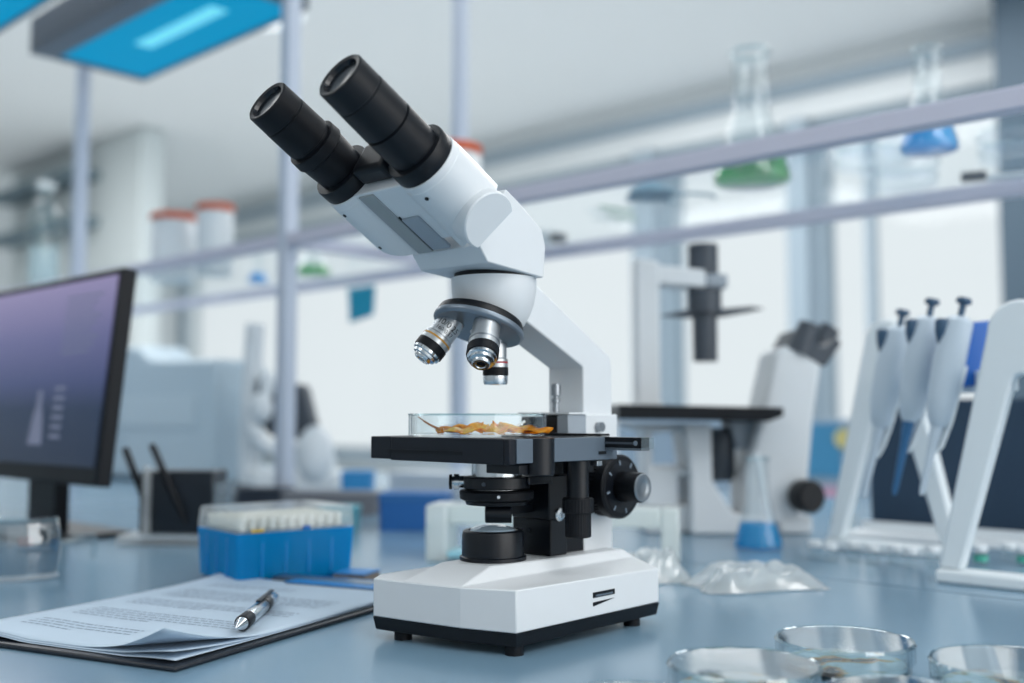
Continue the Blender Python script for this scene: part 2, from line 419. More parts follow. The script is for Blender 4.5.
# hinge block between the barrels
def slab(x0, x1, s0_, s1_, p0, p1):
    c = Vector((0, -.1596, .3330)); q = []
    for p_ in (p0, p1):
        for s_ in (s0_, s1_):
            for x in (x0, x1): q.append(c + Vector((x, 0, 0)) + dA*s_ + pA*p_)
    b_ = B(); v = b_._add(q, [(0,1,3,2), (4,5,7,6), (0,1,5,4), (2,3,7,6), (0,2,6,4), (1,3,7,5)]); return b_
slab(-.0150, .0150, .0600, .0738, -.0120, .0120).done('hinge_cover', M_black, ms, bevel=.004, bseg=4)
slab(-.0260, .0240, .0742, .1250, -.0172, .0150).done('bridge_plate', M_white, ms, bevel=.001)
slab(-.0030, .0125, .1010, .1330, -.0187, -.0160).done('bridge_clip', M_grey, ms, bevel=.0008)
slab(-.0040, -.0031, .0990, .1330, -.0182, -.0160).done('bridge_gap', M_black, ms)
slab(-.0190, -.0050, .0760, .1345, -.0182, -.0160).done('bridge_strip', mat('grey_strip', (150, 156, 158), .5), ms, bevel=.0005)
# stage
sy0, sy1, sx0, sx1, sz0, sz1 = -.0540, .0500, -.0640, .0645, .1150, .1308
sp = B()
prof = [(sy0, sz1), (sy1, sz1), (sy1, sz0+.002), (sy0+.03, sz0), (sy0, sz0)]
sp.prism([(sy0, sz0+.0003), (sy1, sz0+.0003), (sy1, sz1), (sy0, sz1)], YZ, sx0+.0205, sx1-.0052)
sp.box(sx0, sx0+.0205, sy0, sy1, sz0+.0010, sz1)
st = sp.done('stage', M_stage, ms, bevel=.0006)
B().box(sx1-.0050, sx1, sy0+.0062, sy1, sz0+.001, sz1-.0002).done('stage_side_plate', M_stagegrey, st, bevel=.0004)
B().box(sx1-.0051, sx1-.0004, sy0, sy0+.0060, sz0+.0003, sz1).done('stage_corner', M_stage, st, bevel=.0008)
B().lathe([(.0092, .1085), (.0098, .1092), (.0098, .1312)], (sx1-.0035, -.0245, -.0004), seg=40).done('stage_column', M_blackmetal, st)
B().box(sx0+.0165, sx0+.088, sy0-.0004, sy0+.002, .1203, .1226).done('front_groove', M_black, st)
B().box(.033, .0610, -.0420, -.0140, .1092, .1149).done('stage_underblock', M_blackmetal, st, bevel=.0006)
# mechanical rail
rl = B().box(.0400, .0935, .0370, .0460, .1240, .1306).done('stage_rail', M_black, ms, bevel=.0003)
B().box(.050, .0900, .0366, .0371, .1262, .1276).done('rail_groove', M_dkgrey, rl)
B().box(.0600, .0935, .0368, .0462, .1222, .1238).done('rail_strip', M_steeldull, rl)
B().box(.0936, .0972, .0372, .0458, .1236, .1306).done('rail_end_cap', M_plasticclear, rl)
B().lathe([(.0017, 0), (.0017, .0008)], (.0895, .0372, .1270), (0, -1, 0), seg=16).done('rail_screw', M_steel, rl)
B().box(-.030, .0600, .0375, .0480, .1312, .1326).done('stage_top_guide', M_black, ms, bevel=.0003)
B().box(.0648, .0652, .0300, .0375, .1195, .1215).done('stage_slot', M_black, ms)
# stage drive
B().lathe([(.0073, .0905), (.0073, .1148)], (.0464, .031, 0), seg=40).done('drive_shaft', M_blackmetal, ms)
B().lathe([(.0098, .0806), (.0104, .0812), (.0104, .0900), (.0098, .0906)], (.0464, .031, 0), seg=64, flute=(.03, .081, .0901)).done('drive_knob', M_blackmat, ms)
B().lathe([(.0078, .0648), (.0087, .0655), (.0087, .0806)], (.0464, .031, 0), seg=64, flute=(.03, .0654, .081)).done('drive_knob', M_blackmat, ms)
B().box(.0500, .0560, .0395, .0450, .1115, .1150).done('drive_block', M_steel, ms, bevel=.0003)
# condenser and its carrier
cz = (0, .002, 0)
B().lathe([(.0170, .0955), (.0170, .1146)], cz, seg=48).done('condenser_sleeve', M_steel, ms)
cn = B().lathe([(.0200, .0960), (.0218, .0962), (.0224, .0968), (.0224, .1034), (.0218, .1040), (.0180, .1044)], cz, seg=72).done('condenser_ring', M_blackmetal, ms)
B().lathe([(.0170, .0880), (.0225, .0884), (.0246, .0895), (.0250, .0940), (.0244, .0950), (.0202, .0955)], cz, seg=72).done('aperture_ring', M_blackmat, ms)
B().lathe([(.0150, .0852), (.0205, .0856), (.0212, .0878)], cz, seg=64).done('filter_ring', M_black, ms)
ax = (-RGT).normalized()
B().lathe([(.0040, .0200), (.0040, .0250), (.0052, .0252), (.0052, .0285), (.0036, .0288), (.0036, .0298)], (0, .002, .1004), tuple(ax), seg=24).done('clamp_screw', M_steel, ms)
B().lathe([(.0050, .0299), (.0050, .0318)], (0, .002, .1004), tuple(ax), seg=24).done('clamp_screw_head', M_black, ms)
B().lathe([(.0013, .0), (.0013, .0012)], (.0085, -.0190, .1000), (.42, -.9, 0), seg=12).done('screw', M_dkgrey, cn)
B().lathe([(.0011, .0), (.0011, .0012)], (.0175, -.0145, .0920), (.72, -.69, 0), seg=12).done('screw', M_steel, cn)
B().lathe([(.0060, -.0095), (.0066, -.009), (.0066, .0075), (.0058, .0082)], (.0045, -.002, .0802), tuple(ax), seg=40).done('iris_knob', M_blackmetal, ms)
B().box(.000, .008, -.004, .030, .0790, .0850).done('iris_knob_stem', M_black, ms)
B().box(-.0120, .0225, .0295, .0480, .0745, .1040).done('condenser_carrier', M_blackmetal, ms, bevel=.0008)
B().box(-.0140, .0212, .0325, .0500, .0497, .0744).done('carrier_foot', M_blackmetal, ms, bevel=.0008)
B().box(-.0160, .0160, .0501, .0738, .0500, .1148).done('carrier_slide', M_black, ms)
B().box(.0120, .0400, .0230, .0560, .1060, .1150).done('stage_bracket', M_black, ms, bevel=.0006)
B().box(.0000, .0235, .0080, .0320, .0990, .1045).done('condenser_arm', M_blackmetal, ms, bevel=.0008)
s_ = B().lathe([(.0046, 0), (.0046, .0014), (.0040, .0022), (.0020, .0024), (.0018, .0016)], (.0222, .0395, .0775), (1, 0, 0), seg=24).done('carrier_screw', M_steel, ms)
B().lathe([(.0020, 0), (.0020, .0006)], (.001, .0326, .0660), (0, -1, 0), seg=16).done('screw', M_black, ms)
# focus knobs
for sgn in (1, -1):
    A_ = (sgn, 0, 0); O_ = (0, .0905, .0945)
    B().lathe([(.0150, .0160), (.0150, .0200)], O_, A_, seg=48).done('knob_collar', M_black, ms)
    k = B().lathe([(.0195, .0195), (.0215, .0200), (.0215, .0290), (.0222, .0295), (.0226, .0310), (.0226, .0365), (.0214, .0378), (.0180, .0380)], O_, A_, seg=90, flute=(.03, .0199, .0291)).done('coarse_knob', M_blackmat, ms)
    B().lathe([(.0110, .0380), (.0183, .0383)], O_, A_, seg=60, cap0=False, cap1=False).done('scale_dial', M_blackmetal, k)
    mk = B()
    for t in range(8):
        a = 2*pi*t/8 + .2
        c = Vector((sgn*.0386, .0905 + .0172*cos(a), .0945 + .0172*sin(a)))
        mk.box(-.0002, .0002, -.0006, .0006, -.0017, .0017, Matrix.Translation(c) @ Matrix.Rotation(a - pi/2, 4, 'X'))
    mk.done('scale_mark', M_mark, k)
    f = B().lathe([(.0100, .0375), (.0106, .0385), (.0106, .0545), (.0098, .0555)], O_, A_, seg=60, flute=(.05, .0384, .0546)).done('fine_knob', M_blackmat, ms)
    B().lathe([(.0098, .0555), (.0094, .0562), (.0058, .0564), (.0050, .0560), (.0026, .0558), (.0003, .0558)], O_, A_, seg=48, cap0=False).done('knob_cap', M_steeldull, f)

# ------------------------------------------------------------------ petri dishes
def dish_parts(root, R, H, m=M_glass, lid=False, t=.0016, lidm=None):
    B().lathe([(R-.001, .0), (R, .0008), (R, H), (R-.0006, H+.0006), (R-t, H), (R-t, .0018), (.0005, .0018)], seg=72, cap1=False).done('dish', m, root)
    if lid:
        R2 = R + .0022; z = H + .0012
        B().lathe([(R2, z-.0085), (R2, z+.0006), (R2-.0012, z+.0016), (.0005, z+.0016)], seg=72, cap0=False, cap1=False).done('lid', lidm or M_glass, root)
        B().lathe([(R2-.0003, z-.0004), (R2+.0004, z+.0006), (R2-.0006, z+.0022), (R2-.0020, z+.0016)], seg=72, cap0=False, cap1=False).done('lid_rim', M_glass_rim, root)
d0 = thing('petri_dish', 'small clear petri dish on the black microscope stage holding an amber sample', 'petri dish', (-.4965, .4990, .13095))
dish_parts(d0, .0462, .0142)
B().lathe([(.0460, .0137), (.0466, .0142), (.0466, .0150), (.0458, .0150), (.0450, .0142)], seg=72, cap0=False, cap1=False).done('rim', M_glass_rim, d0)
M_amber = bpy.data.materials.new('amber_film'); M_amber.use_nodes = True
nt = M_amber.node_tree; pb = nt.nodes['Principled BSDF']; pb.inputs['Roughness'].default_value = .2
tc = nt.nodes.new('ShaderNodeTexCoord'); nz = nt.nodes.new('ShaderNodeTexNoise'); nz.inputs['Scale'].default_value = 110; nz.inputs['Detail'].default_value = 5
cr_ = nt.nodes.new('ShaderNodeValToRGB'); e_ = cr_.color_ramp.elements
e_[0].position = .30; e_[0].color = s2l((130, 72, 30)); e_[1].position = .44; e_[1].color = s2l((252, 178, 36))
e2 = e_.new(.60); e2.color = s2l((255, 226, 110))
nt.links.new(tc.outputs['Object'], nz.inputs['Vector']); nt.links.new(nz.outputs['Fac'], cr_.inputs[0]); nt.links.new(cr_.outputs[0], pb.inputs['Base Color'])
tlb = nt.nodes.new('ShaderNodeBsdfTranslucent'); mxb = nt.nodes.new('ShaderNodeMixShader'); mxb.inputs[0].default_value = .65
nt.links.new(cr_.outputs[0], tlb.inputs['Color']); nt.links.new(pb.outputs[0], mxb.inputs[1]); nt.links.new(tlb.outputs[0], mxb.inputs[2]); nt.links.new(mxb.outputs[0], nt.nodes['Material Output'].inputs['Surface'])
def hsh(i, j): return random.Random(i*131 + j*17).uniform(-1, 1)
am = thing('tissue_sample', 'crumpled amber translucent sample inside the petri dish on the stage', 'sample', (-.4930, .5000, .1330))
def fn(u, v):
    a = u*2*pi; rr = (.006 + .027*v)*(1 + .25*sin(3*a+1) + .12*sin(7*a))
    x = rr*cos(a)*1.12 + .006; y = rr*sin(a)*.8
    z = .0022 + .0046*(1-v)*(.5+.3*sin(5*a)) + .0016*sin(9*a+6*v)*(1-v*.3) + .0011*sin(17*a - 9*v)
    return (x, y, max(z, .0004))
B().grid(fn, 60, 8).done('sample_body', M_amber, am, solid=.0006)
bb = B()
for (p, q) in (((-.0320, -.0290, .0108), (-.0120, -.010, .0010)), ((-.0270, -.0290, .0080), (-.0080, -.012, .0012))):
    p, q = Vector(p), Vector(q)
    bb.tube([p.lerp(q, t/8) + Vector((0, 0, -.0028*sin(pi*t/8))) for t in range(9)], [.0004 + .0005*t/8 for t in range(9)], 6)
bb.done('fibre', mat('brown_fibre', (150, 92, 40), .4), am)
bb = B()
for (p, q) in (((.0230, .0010, .0012), (.0290, .0100, .0080)), ((.0300, .0060, .0060), (.0240, .0090, .0008))):
    p, q = Vector(p), Vector(q)
    bb.tube([p.lerp(q, t/4) for t in range(5)], .0009, 6)
bb.done('white_sliver', M_white2, am)

M_residue = bpy.data.materials.new('dish_culture'); M_residue.use_nodes = True
nt = M_residue.node_tree; pb = nt.nodes['Principled BSDF']; pb.inputs['Roughness'].default_value = .25
tc = nt.nodes.new('ShaderNodeTexCoord'); nz = nt.nodes.new('ShaderNodeTexNoise'); nz.inputs['Scale'].default_value = 45; nz.inputs['Detail'].default_value = 8
cr_ = nt.nodes.new('ShaderNodeValToRGB'); e_ = cr_.color_ramp.elements
e_[0].position = .40; e_[0].color = s2l((96, 84, 78)); e_[1].position = .56; e_[1].color = s2l((168, 190, 200))
e2 = e_.new(.46); e2.color = s2l((176, 138, 92)); e3 = e_.new(.50); e3.color = s2l((150, 168, 160))
nt.links.new(tc.outputs['Object'], nz.inputs['Vector']); nt.links.new(nz.outputs['Fac'], cr_.inputs[0]); nt.links.new(cr_.outputs[0], pb.inputs['Base Color'])
def front_dish(loc, R, H, label, lid=True, culture=True):
    d = thing('petri_dish', label, 'petri dish', loc, random.uniform(0, 3), 'petri dishes in the front corner')
    dish_parts(d, R, H, lid=lid, lidm=M_lid)
    if culture:
        B().lathe([(R-.003, .0021), (R-.0032, .0042), (.001, .0042)], seg=60).done('culture', M_residue, d)
    return d
front_dish((-.2900, .4870, 0), .0370, .0140, 'lidded glass petri dish with brown culture nearest the microscope base in the front row')
front_dish((-.2790, .5790, 0), .0365, .0140, 'lidded petri dish standing furthest back of the front group, whole rim visible')
front_dish((-.1880, .5860, 0), .0400, .0140, 'lidded petri dish cut by the right edge, broad reflection on its lid')
front_dish((-.2120, .4970, 0), .0330, .0110, 'low petri dish between the three larger lidded ones, cut by the bottom edge', lid=True)
front_dish((-.3010, .4060, 0), .0340, .0090, 'shallow petri dish at the bottom edge just under the microscope base, only its rim showing', lid=True, culture=False)

# ------------------------------------------------------------------ clipboard, paper, pen
th_c = radians(17)
cb = thing('clipboard', 'black clipboard lying on the bench under printed sheets', 'clipboard', (-.5500, .3115, 0), th_c)
# local x: towards the right in the board frame (its right edge at x = 0), local y: away
B().box(-.1975, 0, 0, .272, .0003, .0032).done('board', M_board, cb, bevel=.0012)
B().box(-.150, -.050, .2705, .2860, .0034, .0075).done('clip', M_steeldull, cb, bevel=.001)
pp = thing('paper_stack', 'stack of white printed sheets with a curled front corner on the black clipboard', 'paper', (-.5500, .3115, .0034), th_c)
def sheet(z, curl, inset_):
    def fn(u, v):
        x = -.198 + .1925*u; y = .006 + inset_ + (.258 - inset_)*v
        c = max(0, 1 - ((1-u)*.1925 + v*.264)/.085)
        far = max(0, 1 - ((u)*.1925 + (1-v)*.264)/.07)
        wave = .0016*sin(6*u+1)*(1-v)**3 + .0010*sin(9*u)*(1-v)**6
        return (x, y - .02*c*c*curl, z + .030*curl*c*c + .005*far**2*curl + max(0, wave))
    return fn
for i, (z, c, ii) in enumerate(((.0005, 0.0, 0), (.0010, .16, .001), (.0016, .62, .003))):
    B().grid(sheet(z, c, ii), 24, 28).done('sheet', M_paper, pp, solid=.00025)
tx = B(); rr = random.Random(3)
f3 = sheet(.0016, .62, .003)
def textline(v, u0, u1):
    u = u0
    while u < u1:
        w_ = rr.uniform(.012, .05); ue = min(u + w_, u1)
        a = Vector(f3(u, v)); b = Vector(f3(ue, v)); h = .0019; off = Vector((0, 0, .0004))
        tx._add([a+off, b+off, b+off+Vector((0, h, 0)), a+off+Vector((0, h, 0))], [(0,1,2,3)])
        u = ue + .008
for (v0_, n_, u0_, u1_) in ((.86, 3, .12, .55), (.74, 6, .12, .88), (.55, 4, .12, .88), (.38, 5, .12, .86), (.19, 4, .12, .6)):
    for i in range(n_): textline(v0_ - i*.0235, u0_, u1_ if i < n_-1 else u0_ + (u1_-u0_)*.5)
tx.done('printed_text', M_paperink, pp)
# pen
pa, pb_ = Vector((-.5860, .3740, 0)), Vector((-.6700, .4605, 0)); dp = (pb_ - pa)
pen = thing('ballpoint_pen', 'silver ballpoint pen with a black grip lying on the printed sheet', 'pen', (pa.x, pa.y, .0112), atan2(dp.y, dp.x))
PX = (1, 0, 0)
B().lathe([(.0006, -.003), (.0012, 0), (.0030, .008), (.0040, .012), (.0043, .0135)], (0,0,0), PX, seg=28).done('tip_cone', M_steel, pen)
B().lathe([(.0046, .0135), (.0052, .0150), (.0050, .0230), (.0050, .0310), (.0046, .0325)], (0,0,0), PX, seg=32, flute=(.06, .0151, .0305)).done('grip', M_blackmat, pen)
B().lathe([(.0046, .0325), (.0048, .0335), (.0049, .0760), (.0047, .0765)], (0,0,0), PX, seg=32).done('barrel', M_steel, pen)
B().lathe([(.0051, .0765), (.0053, .0775), (.0053, .0880), (.0051, .0890)], (0,0,0), PX, seg=32).done('ring', M_blackmetal, pen)
B().lathe([(.0048, .0890), (.0047, .1060), (.0040, .1090), (.0030, .1095), (.0030, .1170), (.0022, .1180)], (0,0,0), PX, seg=32).done('cap', M_steel, pen)
B().box(.060, .1060, -.0016, .0016, .0052, .0066).done('pocket_clip', M_blackmetal, pen, bevel=.0005)

# ------------------------------------------------------------------ tip box
tb = thing('pipette_tip_box', 'translucent blue pipette tip box with a clear lid full of tips', 'tip box', (-.7800, .4975, 0), radians(-8))
# local y runs away-right along the long side, x to the left is negative
def rrect(x0, x1, y0, y1, z, r=.0042, k=5):
    pts = []
    for (cx, cy, a0) in ((x1-r, y0+r, -pi/2), (x1-r, y1-r, 0), (x0+r, y1-r, pi/2), (x0+r, y0+r, pi)):
        for i in range(k+1):
            a = a0 + (pi/2)*i/k; pts.append((cx + r*cos(a), cy + r*sin(a), z))
    return pts
bx0, bx1, by0, by1 = -.0850, 0, 0, .1120
b_ = B().loft([rrect(bx0+.003, bx1-.003, by0+.003, by1-.003, .0016), rrect(bx0+.001, bx1-.001, by0+.001, by1-.001, .0030), rrect(bx0-.001, bx1+.001, by0-.001, by1+.001, .0440),
               rrect(bx0+.001, bx1-.001, by0+.001, by1-.001, .0440), rrect(bx0+.003, bx1-.003, by0+.003, by1-.003, .007)]).done('box_body', M_bluebox, tb)
M_rib = mat('blue_rib', (14, 140, 210), .4)
for i in range(1, 5): B().box(bx1-.0008, bx1+.0006, .112*i/5 - .001, .112*i/5 + .001, .006, .040).done('rib', M_rib, b_)
for i in range(1, 4): B().box(bx0 + .085*i/4 - .001, bx0 + .085*i/4 + .001, by0-.0008, by0+.0006, .006, .040).done('rib', M_rib, b_)
for (x, y) in ((bx0+.012, by0+.012), (bx1-.012, by0+.012), (bx0+.012, by1-.012), (bx1-.012, by1-.012)):
    B().lathe([(.005, 0), (.005, .0017)], (x, y, 0), seg=20).done('foot', M_bluebox, tb)
B().loft([rrect(bx0+.003, bx1-.003, by0+.003, by1-.003, .0410), rrect(bx0+.003, bx1-.003, by0+.003, by1-.003, .0460)]).done('tip_tray', mat('grey_blue_tray', (86, 120, 136), .5), tb)
tray_tips = mat('tip_plastic', (248, 246, 236), .35)
tp = B()
for i in range(11):
    for j in range(8):
        tp.lathe([(.0026, .0462), (.0030, .0540), (.0031, .0565), (.0022, .0565), (.002, .050)], (bx0 + .0105 + j*.0093, by0 + .008 + i*.0093, 0), seg=10)
tg = tp.done('tip_rows', tray_tips, tb); tg['kind'] = 'stuff'
B().loft([rrect(bx0-.0012, bx1+.0012, by0-.0012, by1+.0012, .0445), rrect(bx0-.0006, bx1+.0006, by0-.0006, by1+.0006, .0540), rrect(bx0+.0003, bx1-.0003, by0+.0003, by1-.0003, .0615), rrect(bx0+.0018, bx1-.0018, by0+.0018, by1-.0018, .0632)]).done('lid', M_boxlid, tb)
B().box(.0008, .0016, .0110, .0230, .0450, .0475).done('yellow_latch', mat('yellow_tab', (215, 180, 70), .5), tb)
B().box(.0008, .0018, .0600, .0670, .0445, .0480).done('blue_latch', mat('blue_tab', (30, 110, 190), .5), tb)

# ------------------------------------------------------------------ notebooks beside the tip box
M_bluecover = mat('blue_cover', (30, 130, 200), .4); M_brownedge = mat('brown_board_edge', (128, 118, 110), .8)
def book(loc, rz, sx, sy, h, label):
    r_ = thing('notepad', label, 'notepad', loc, rz, 'blue topped notepads by the tip box')
    B().box(0, sx, 0, sy, .0002, h-.0012).done('board_block', M_brownedge, r_, bevel=.0004)
    B().box(-.0005, sx+.0005, -.0005, sy+.0005, h-.0011, h).done('cover', M_bluecover, r_, bevel=.0003)
book((-.7415, .5190, 0), radians(19), .150, .035, .0070, 'blue topped notepad with brown edge tucked behind the microscope base')
book((-.7440, .5700, 0), radians(24), .030, .030, .0085, 'small blue topped pad at the right corner of the tip box')

# ------------------------------------------------------------------ safety goggles
gg = thing('safety_goggles', 'clear safety goggles lying folded on the bench below the monitor', 'goggles', (-.9930, .3600, 0), radians(36))
def lens_fn(u, v):
    a = (u - .5)*pi*.94; rx, ry = .074, .042
    hz = .050*(1 - .35*max(0, 1 - abs(u-.5)/.13))*(v) + .003
    k = 1 + .05*sin(pi*v)
    return (rx*sin(a)*k, -ry*cos(a)*k + .02, hz)
B().grid(lens_fn, 40, 8).done('lens', M_goggle, gg, solid=.0022)
def edge(v, zoff=0): return [Vector(lens_fn(i/40, v)) + Vector((0, 0, zoff)) for i in range(41)]
B().tube(edge(1.0), .0020, 8).done('frame_rim', M_glass_rim, gg)
B().tube(edge(0.0), .0026, 8).done('frame_rim', M_frost, gg)
for sgn in (1, -1):
    B().tube([(sgn*.073, .018, .030), (sgn*.074, .050, .032), (sgn*.068, .090, .028), (sgn*.055, .115, .012), (sgn*.050, .122, .004)], [.0035, .003, .0028, .003, .003], 8).done('temple', M_plasticclear, gg)
B().ellipsoid((0, -.016, .018), (.010, .006, .013)).done('nose_bridge', M_frost, gg)
B().box(.040, .052, .010, .014, .028, .036).done('red_tag', mat('red_tag', (190, 50, 60), .5), gg)

# ------------------------------------------------------------------ monitor
mo = thing('monitor', 'black computer monitor showing a dim violet page, tilted back on its stand', 'monitor', (-1.090, .520, 0))
import_h = .265
M_scr = bpy.data.materials.new('screen'); M_scr.use_nodes = True
nt = M_scr.node_tree; pb = nt.nodes['Principled BSDF']; pb.inputs['Base Color'].default_value = s2l((14, 20, 34)); pb.inputs['Roughness'].default_value = .25
tc = nt.nodes.new('ShaderNodeTexCoord'); sx_ = nt.nodes.new('ShaderNodeSeparateXYZ'); nt.links.new(tc.outputs['Generated'], sx_.inputs[0])
cr_ = nt.nodes.new('ShaderNodeValToRGB'); e_ = cr_.color_ramp.elements
e_[0].position = .0; e_[0].color = s2l((22, 38, 62)); e_[1].position = 1.0; e_[1].color = s2l((150, 142, 182))
for p_, c_ in ((.30, (30, 48, 76)), (.45, (66, 76, 118)), (.70, (104, 106, 150))):
    q_ = e_.new(p_); q_.color = s2l(c_)
nt.links.new(sx_.outputs['Z'], cr_.inputs[0]); nt.links.new(cr_.outputs[0], pb.inputs['Emission Color']); pb.inputs['Emission Strength'].default_value = .85
tl_ = radians(5.9)
TM = Matrix.Translation((0, .0, .0685)) @ Matrix.Rotation(-tl_, 4, 'X')
hgt = .240
def tb_box(x0, x1, y0, y1, z0, z1): return B().box(x0, x1, y0, y1, z0, z1, TM)
hs = tb_box(-.52, 0, .0, .018, 0, hgt).done('housing', M_black, mo, bevel=.0025)
tb_box(-.512, -.008, -.0012, .0002, .020, hgt-.008).done('screen', M_scr, mo)
M_scr2 = mat('screen_graphics', (20, 26, 40), .3, emit=(128, 138, 168), estr=.55)
for i in range(9): tb_box(-.125, -.035 - .010*(i % 3), -.0016, -.0013, .212 - i*.0080, .2145 - i*.0080).done('text_line', M_scr2, mo)
for i in range(6): tb_box(-.128, -.100, -.0016, -.0013, .050 + i*.011, .0545 + i*.011).done('text_line', M_scr2, mo)
fl_ = [(-.185, .042), (-.145, .042), (-.1515, .075), (-.158, .088), (-.158, .105), (-.172, .105), (-.172, .088), (-.1785, .075)]
b2 = [TM @ Vector((p[0], -.0016, p[1])) for p in fl_]
fi = B(); fi._add(b2, [tuple(range(len(b2)))]); fi.done('flask_icon', M_scr2, mo, recalc=False)
B().box(-.245, -.165, .030, .048, .004, .16).done('stand_neck', M_black, mo, bevel=.003)
B().box(-.310, -.110, -.02, .105, .0, .006).done('stand_foot', M_black, mo, bevel=.002)

# ------------------------------------------------------------------ pen holder
ph = thing('pen_holder', 'clear acrylic desk holder with a black block and dark pens, between monitor and tip box', 'pen holder', (-1.100, .6300, 0), radians(40))
B().box(-.062, .045, -.040, .040, 0, .012).done('base_plate', M_frost, ph, bevel=.002)
B().box(-.045, .040, -.020, .030, .0125, .082).done('black_block', mat('black_block', (16, 24, 34), .3), ph, bevel=.002)
B().box(-.0350, -.0285, -.036, -.024, .0125, .088).done('upright', M_frost, ph, bevel=.001)
B().box(.0460, .0500, -.036, .036, .0125, .070).done('side_panel', M_plasticclear, ph)
for i, (p, q, lb) in enumerate((((-.028, -.0250, .030), (-.060, -.0260, .108), 'dark pen leaning out of the left end of the pen holder'), ((.012, -.0240, .024), (-.030, -.0245, .112), 'dark pen leaning across the front of the black block'))):
    t_ = thing('pen', lb, 'pen', (-1.100, .6300, 0), radians(40), 'pens in the acrylic holder')
    P0, P1 = Vector(p), Vector(q)
    B().tube([P0, P0.lerp(P1, .3), P0.lerp(P1, .95), P1], [.0012, .0040, .0042, .0034], 14).done('pen_barrel', M_black, t_)
    B().tube([P0.lerp(P1, .7) + Vector((0, -.006, 0)), P1 + Vector((0, -.006, 0))], .0012, 8).done('pen_clip', M_dkgrey, t_)

# ------------------------------------------------------------------ test-tube rack behind the base
rk = thing('tube_rack', 'frosted white bridge-shaped tube rack standing behind the microscope base', 'rack', (-.782, .712, 0), atan2(.133, .2027))
L_ = .250
B().box(0, .022, -.001, .050, 0, .056).done('end_panel', M_frostwhite, rk, bevel=.003)
B().box(L_-.018, L_, -.001, .050, 0, .056).done('end_panel', M_frostwhite, rk, bevel=.003)
B().box(.0222, L_-.0182, 0, .049, .036, .0560).done('top_plate', M_frostwhite, rk, bevel=.003)
B().box(.0222, L_*.42, 0, .049, .004, .010).done('low_plate', mat('aqua_strip', (150, 205, 220), .4), rk, bevel=.001)
B().box(-.0008, .0, .004, .046, .030, .034).done('aqua_strip', mat('aqua_line', (150, 210, 225), .4), rk)
tubes_xy = [.040 + i*.020 for i in range(4)]
for i, x in enumerate(tubes_xy):
    c, s__ = cos(rk.rotation_euler.z), sin(rk.rotation_euler.z)
    pos = (-.782 + c*x - s__*.024, .712 + s__*x + c*.024, .0563)
    t_ = thing('microtube', ['white capped tube at the left end of the frosted rack', 'second white capped tube from the left on the frosted rack', 'third white capped tube from the left on the frosted rack', 'fourth white capped tube from the left, hidden most by the condenser'][i], 'tube', pos, 0, 'tubes on the frosted rack')
    B().lathe([(.0052, 0), (.0055, .004), (.0050, .009), (.003, .0095)], seg=16).done('cap', M_white2, t_)

# ------------------------------------------------------------------ polythene bags
def bag(loc, rz, sx, sy, h, seed, label):
    r_ = random.Random(seed); k = [(r_.uniform(2, 9), r_.uniform(2, 9), r_.uniform(0, 6), r_.uniform(.3, 1)) for _ in range(9)]
    o = thing('plastic_bag', label, 'plastic bag', loc, rz, 'crumpled clear bags on the bench')
    def zf(u, v):
        e = min(1, 6*u*(1-u))*min(1, 6*v*(1-v))
        z = sum(a[3]*(.5 + .5*sin(a[0]*u*1.6 + a[1]*v*1.6 + a[2]) + .8*abs(sin(a[1]*u*1.5 - a[0]*v*1.2 + a[2]))) for a in k)/5.6
        return e, z
    def fn(u, v):
        e, z = zf(u, v)
        return ((u-.5)*sx*(1 + .06*sin(9*v)), (v-.5)*sy*(1 + .10*sin(7*u)), .0012 + h*e*z)
    B().grid(fn, 72, 48).done('film', M_bag, o, angle=60)
    B().grid(lambda u, v: ((u-.5)*sx*(1 + .06*sin(9*v)), (v-.5)*sy*(1 + .10*sin(7*u)), .0006), 10, 8).done('film_underside', M_bag, o)
    bb = B()
    for i in range(3):
        bb.ellipsoid((sx*r_.uniform(-.28, .28), sy*r_.uniform(-.2, .2), h*.32), (sx*.14, sy*.16, h*.26))
    bb.done('contents', M_frost, o)
bag((-.5480, .7700, 0), radians(46), .060, .055, .019, 5, 'crumpled clear plastic bag tucked beside the microscope base')
bag((-.4640, .7980, 0), radians(56), .105, .060, .017, 11, 'larger crumpled clear plastic bag lying in front of the blue flask')

# ------------------------------------------------------------------ flasks
def flask(name, label, loc, R, H, rn, liquid, fill, group=None, cat='flask'):
    f = thing(name, label, cat, loc, 0, group)
    hb = H*.56
    prof = [(R*.90, 0), (R*.985, R*.05), (R, R*.16), (R*.985, R*.26)]
    for i in range(1, 9):
        t = i/8; r_ = R*.985 + (rn - R*.985)*t; prof.append((r_, R*.26 + (hb - R*.26)*t))
    prof += [(rn, hb + .02*H), (rn, H*.94), (rn*1.12, H*.975), (rn*1.16, H*.99), (rn*1.08, H)]
    B().lathe(prof, seg=64, cap1=False).done('glass_body', M_flask, f)
    B().lathe([(rn*1.12, H*.975), (rn*1.18, H*.99), (rn*1.08, H*1.003), (rn*1.02, H*.985)], seg=64, cap0=False, cap1=False).done('rim', M_glass_rim, f)
    if liquid:
        lp = [(R*.87, .0012), (R*.955, R*.06), (R*.97, R*.16)]
        zt = R*.26; top = H*fill
        for i in range(7):
            z = zt + (top - zt)*i/6; t = (z - R*.26)/(hb - R*.26)
            lp.append(((R*.985 + (rn - R*.985)*t) - R*.03, z))
        B().lathe(lp, seg=64).done('liquid', liquid, f)
    return f
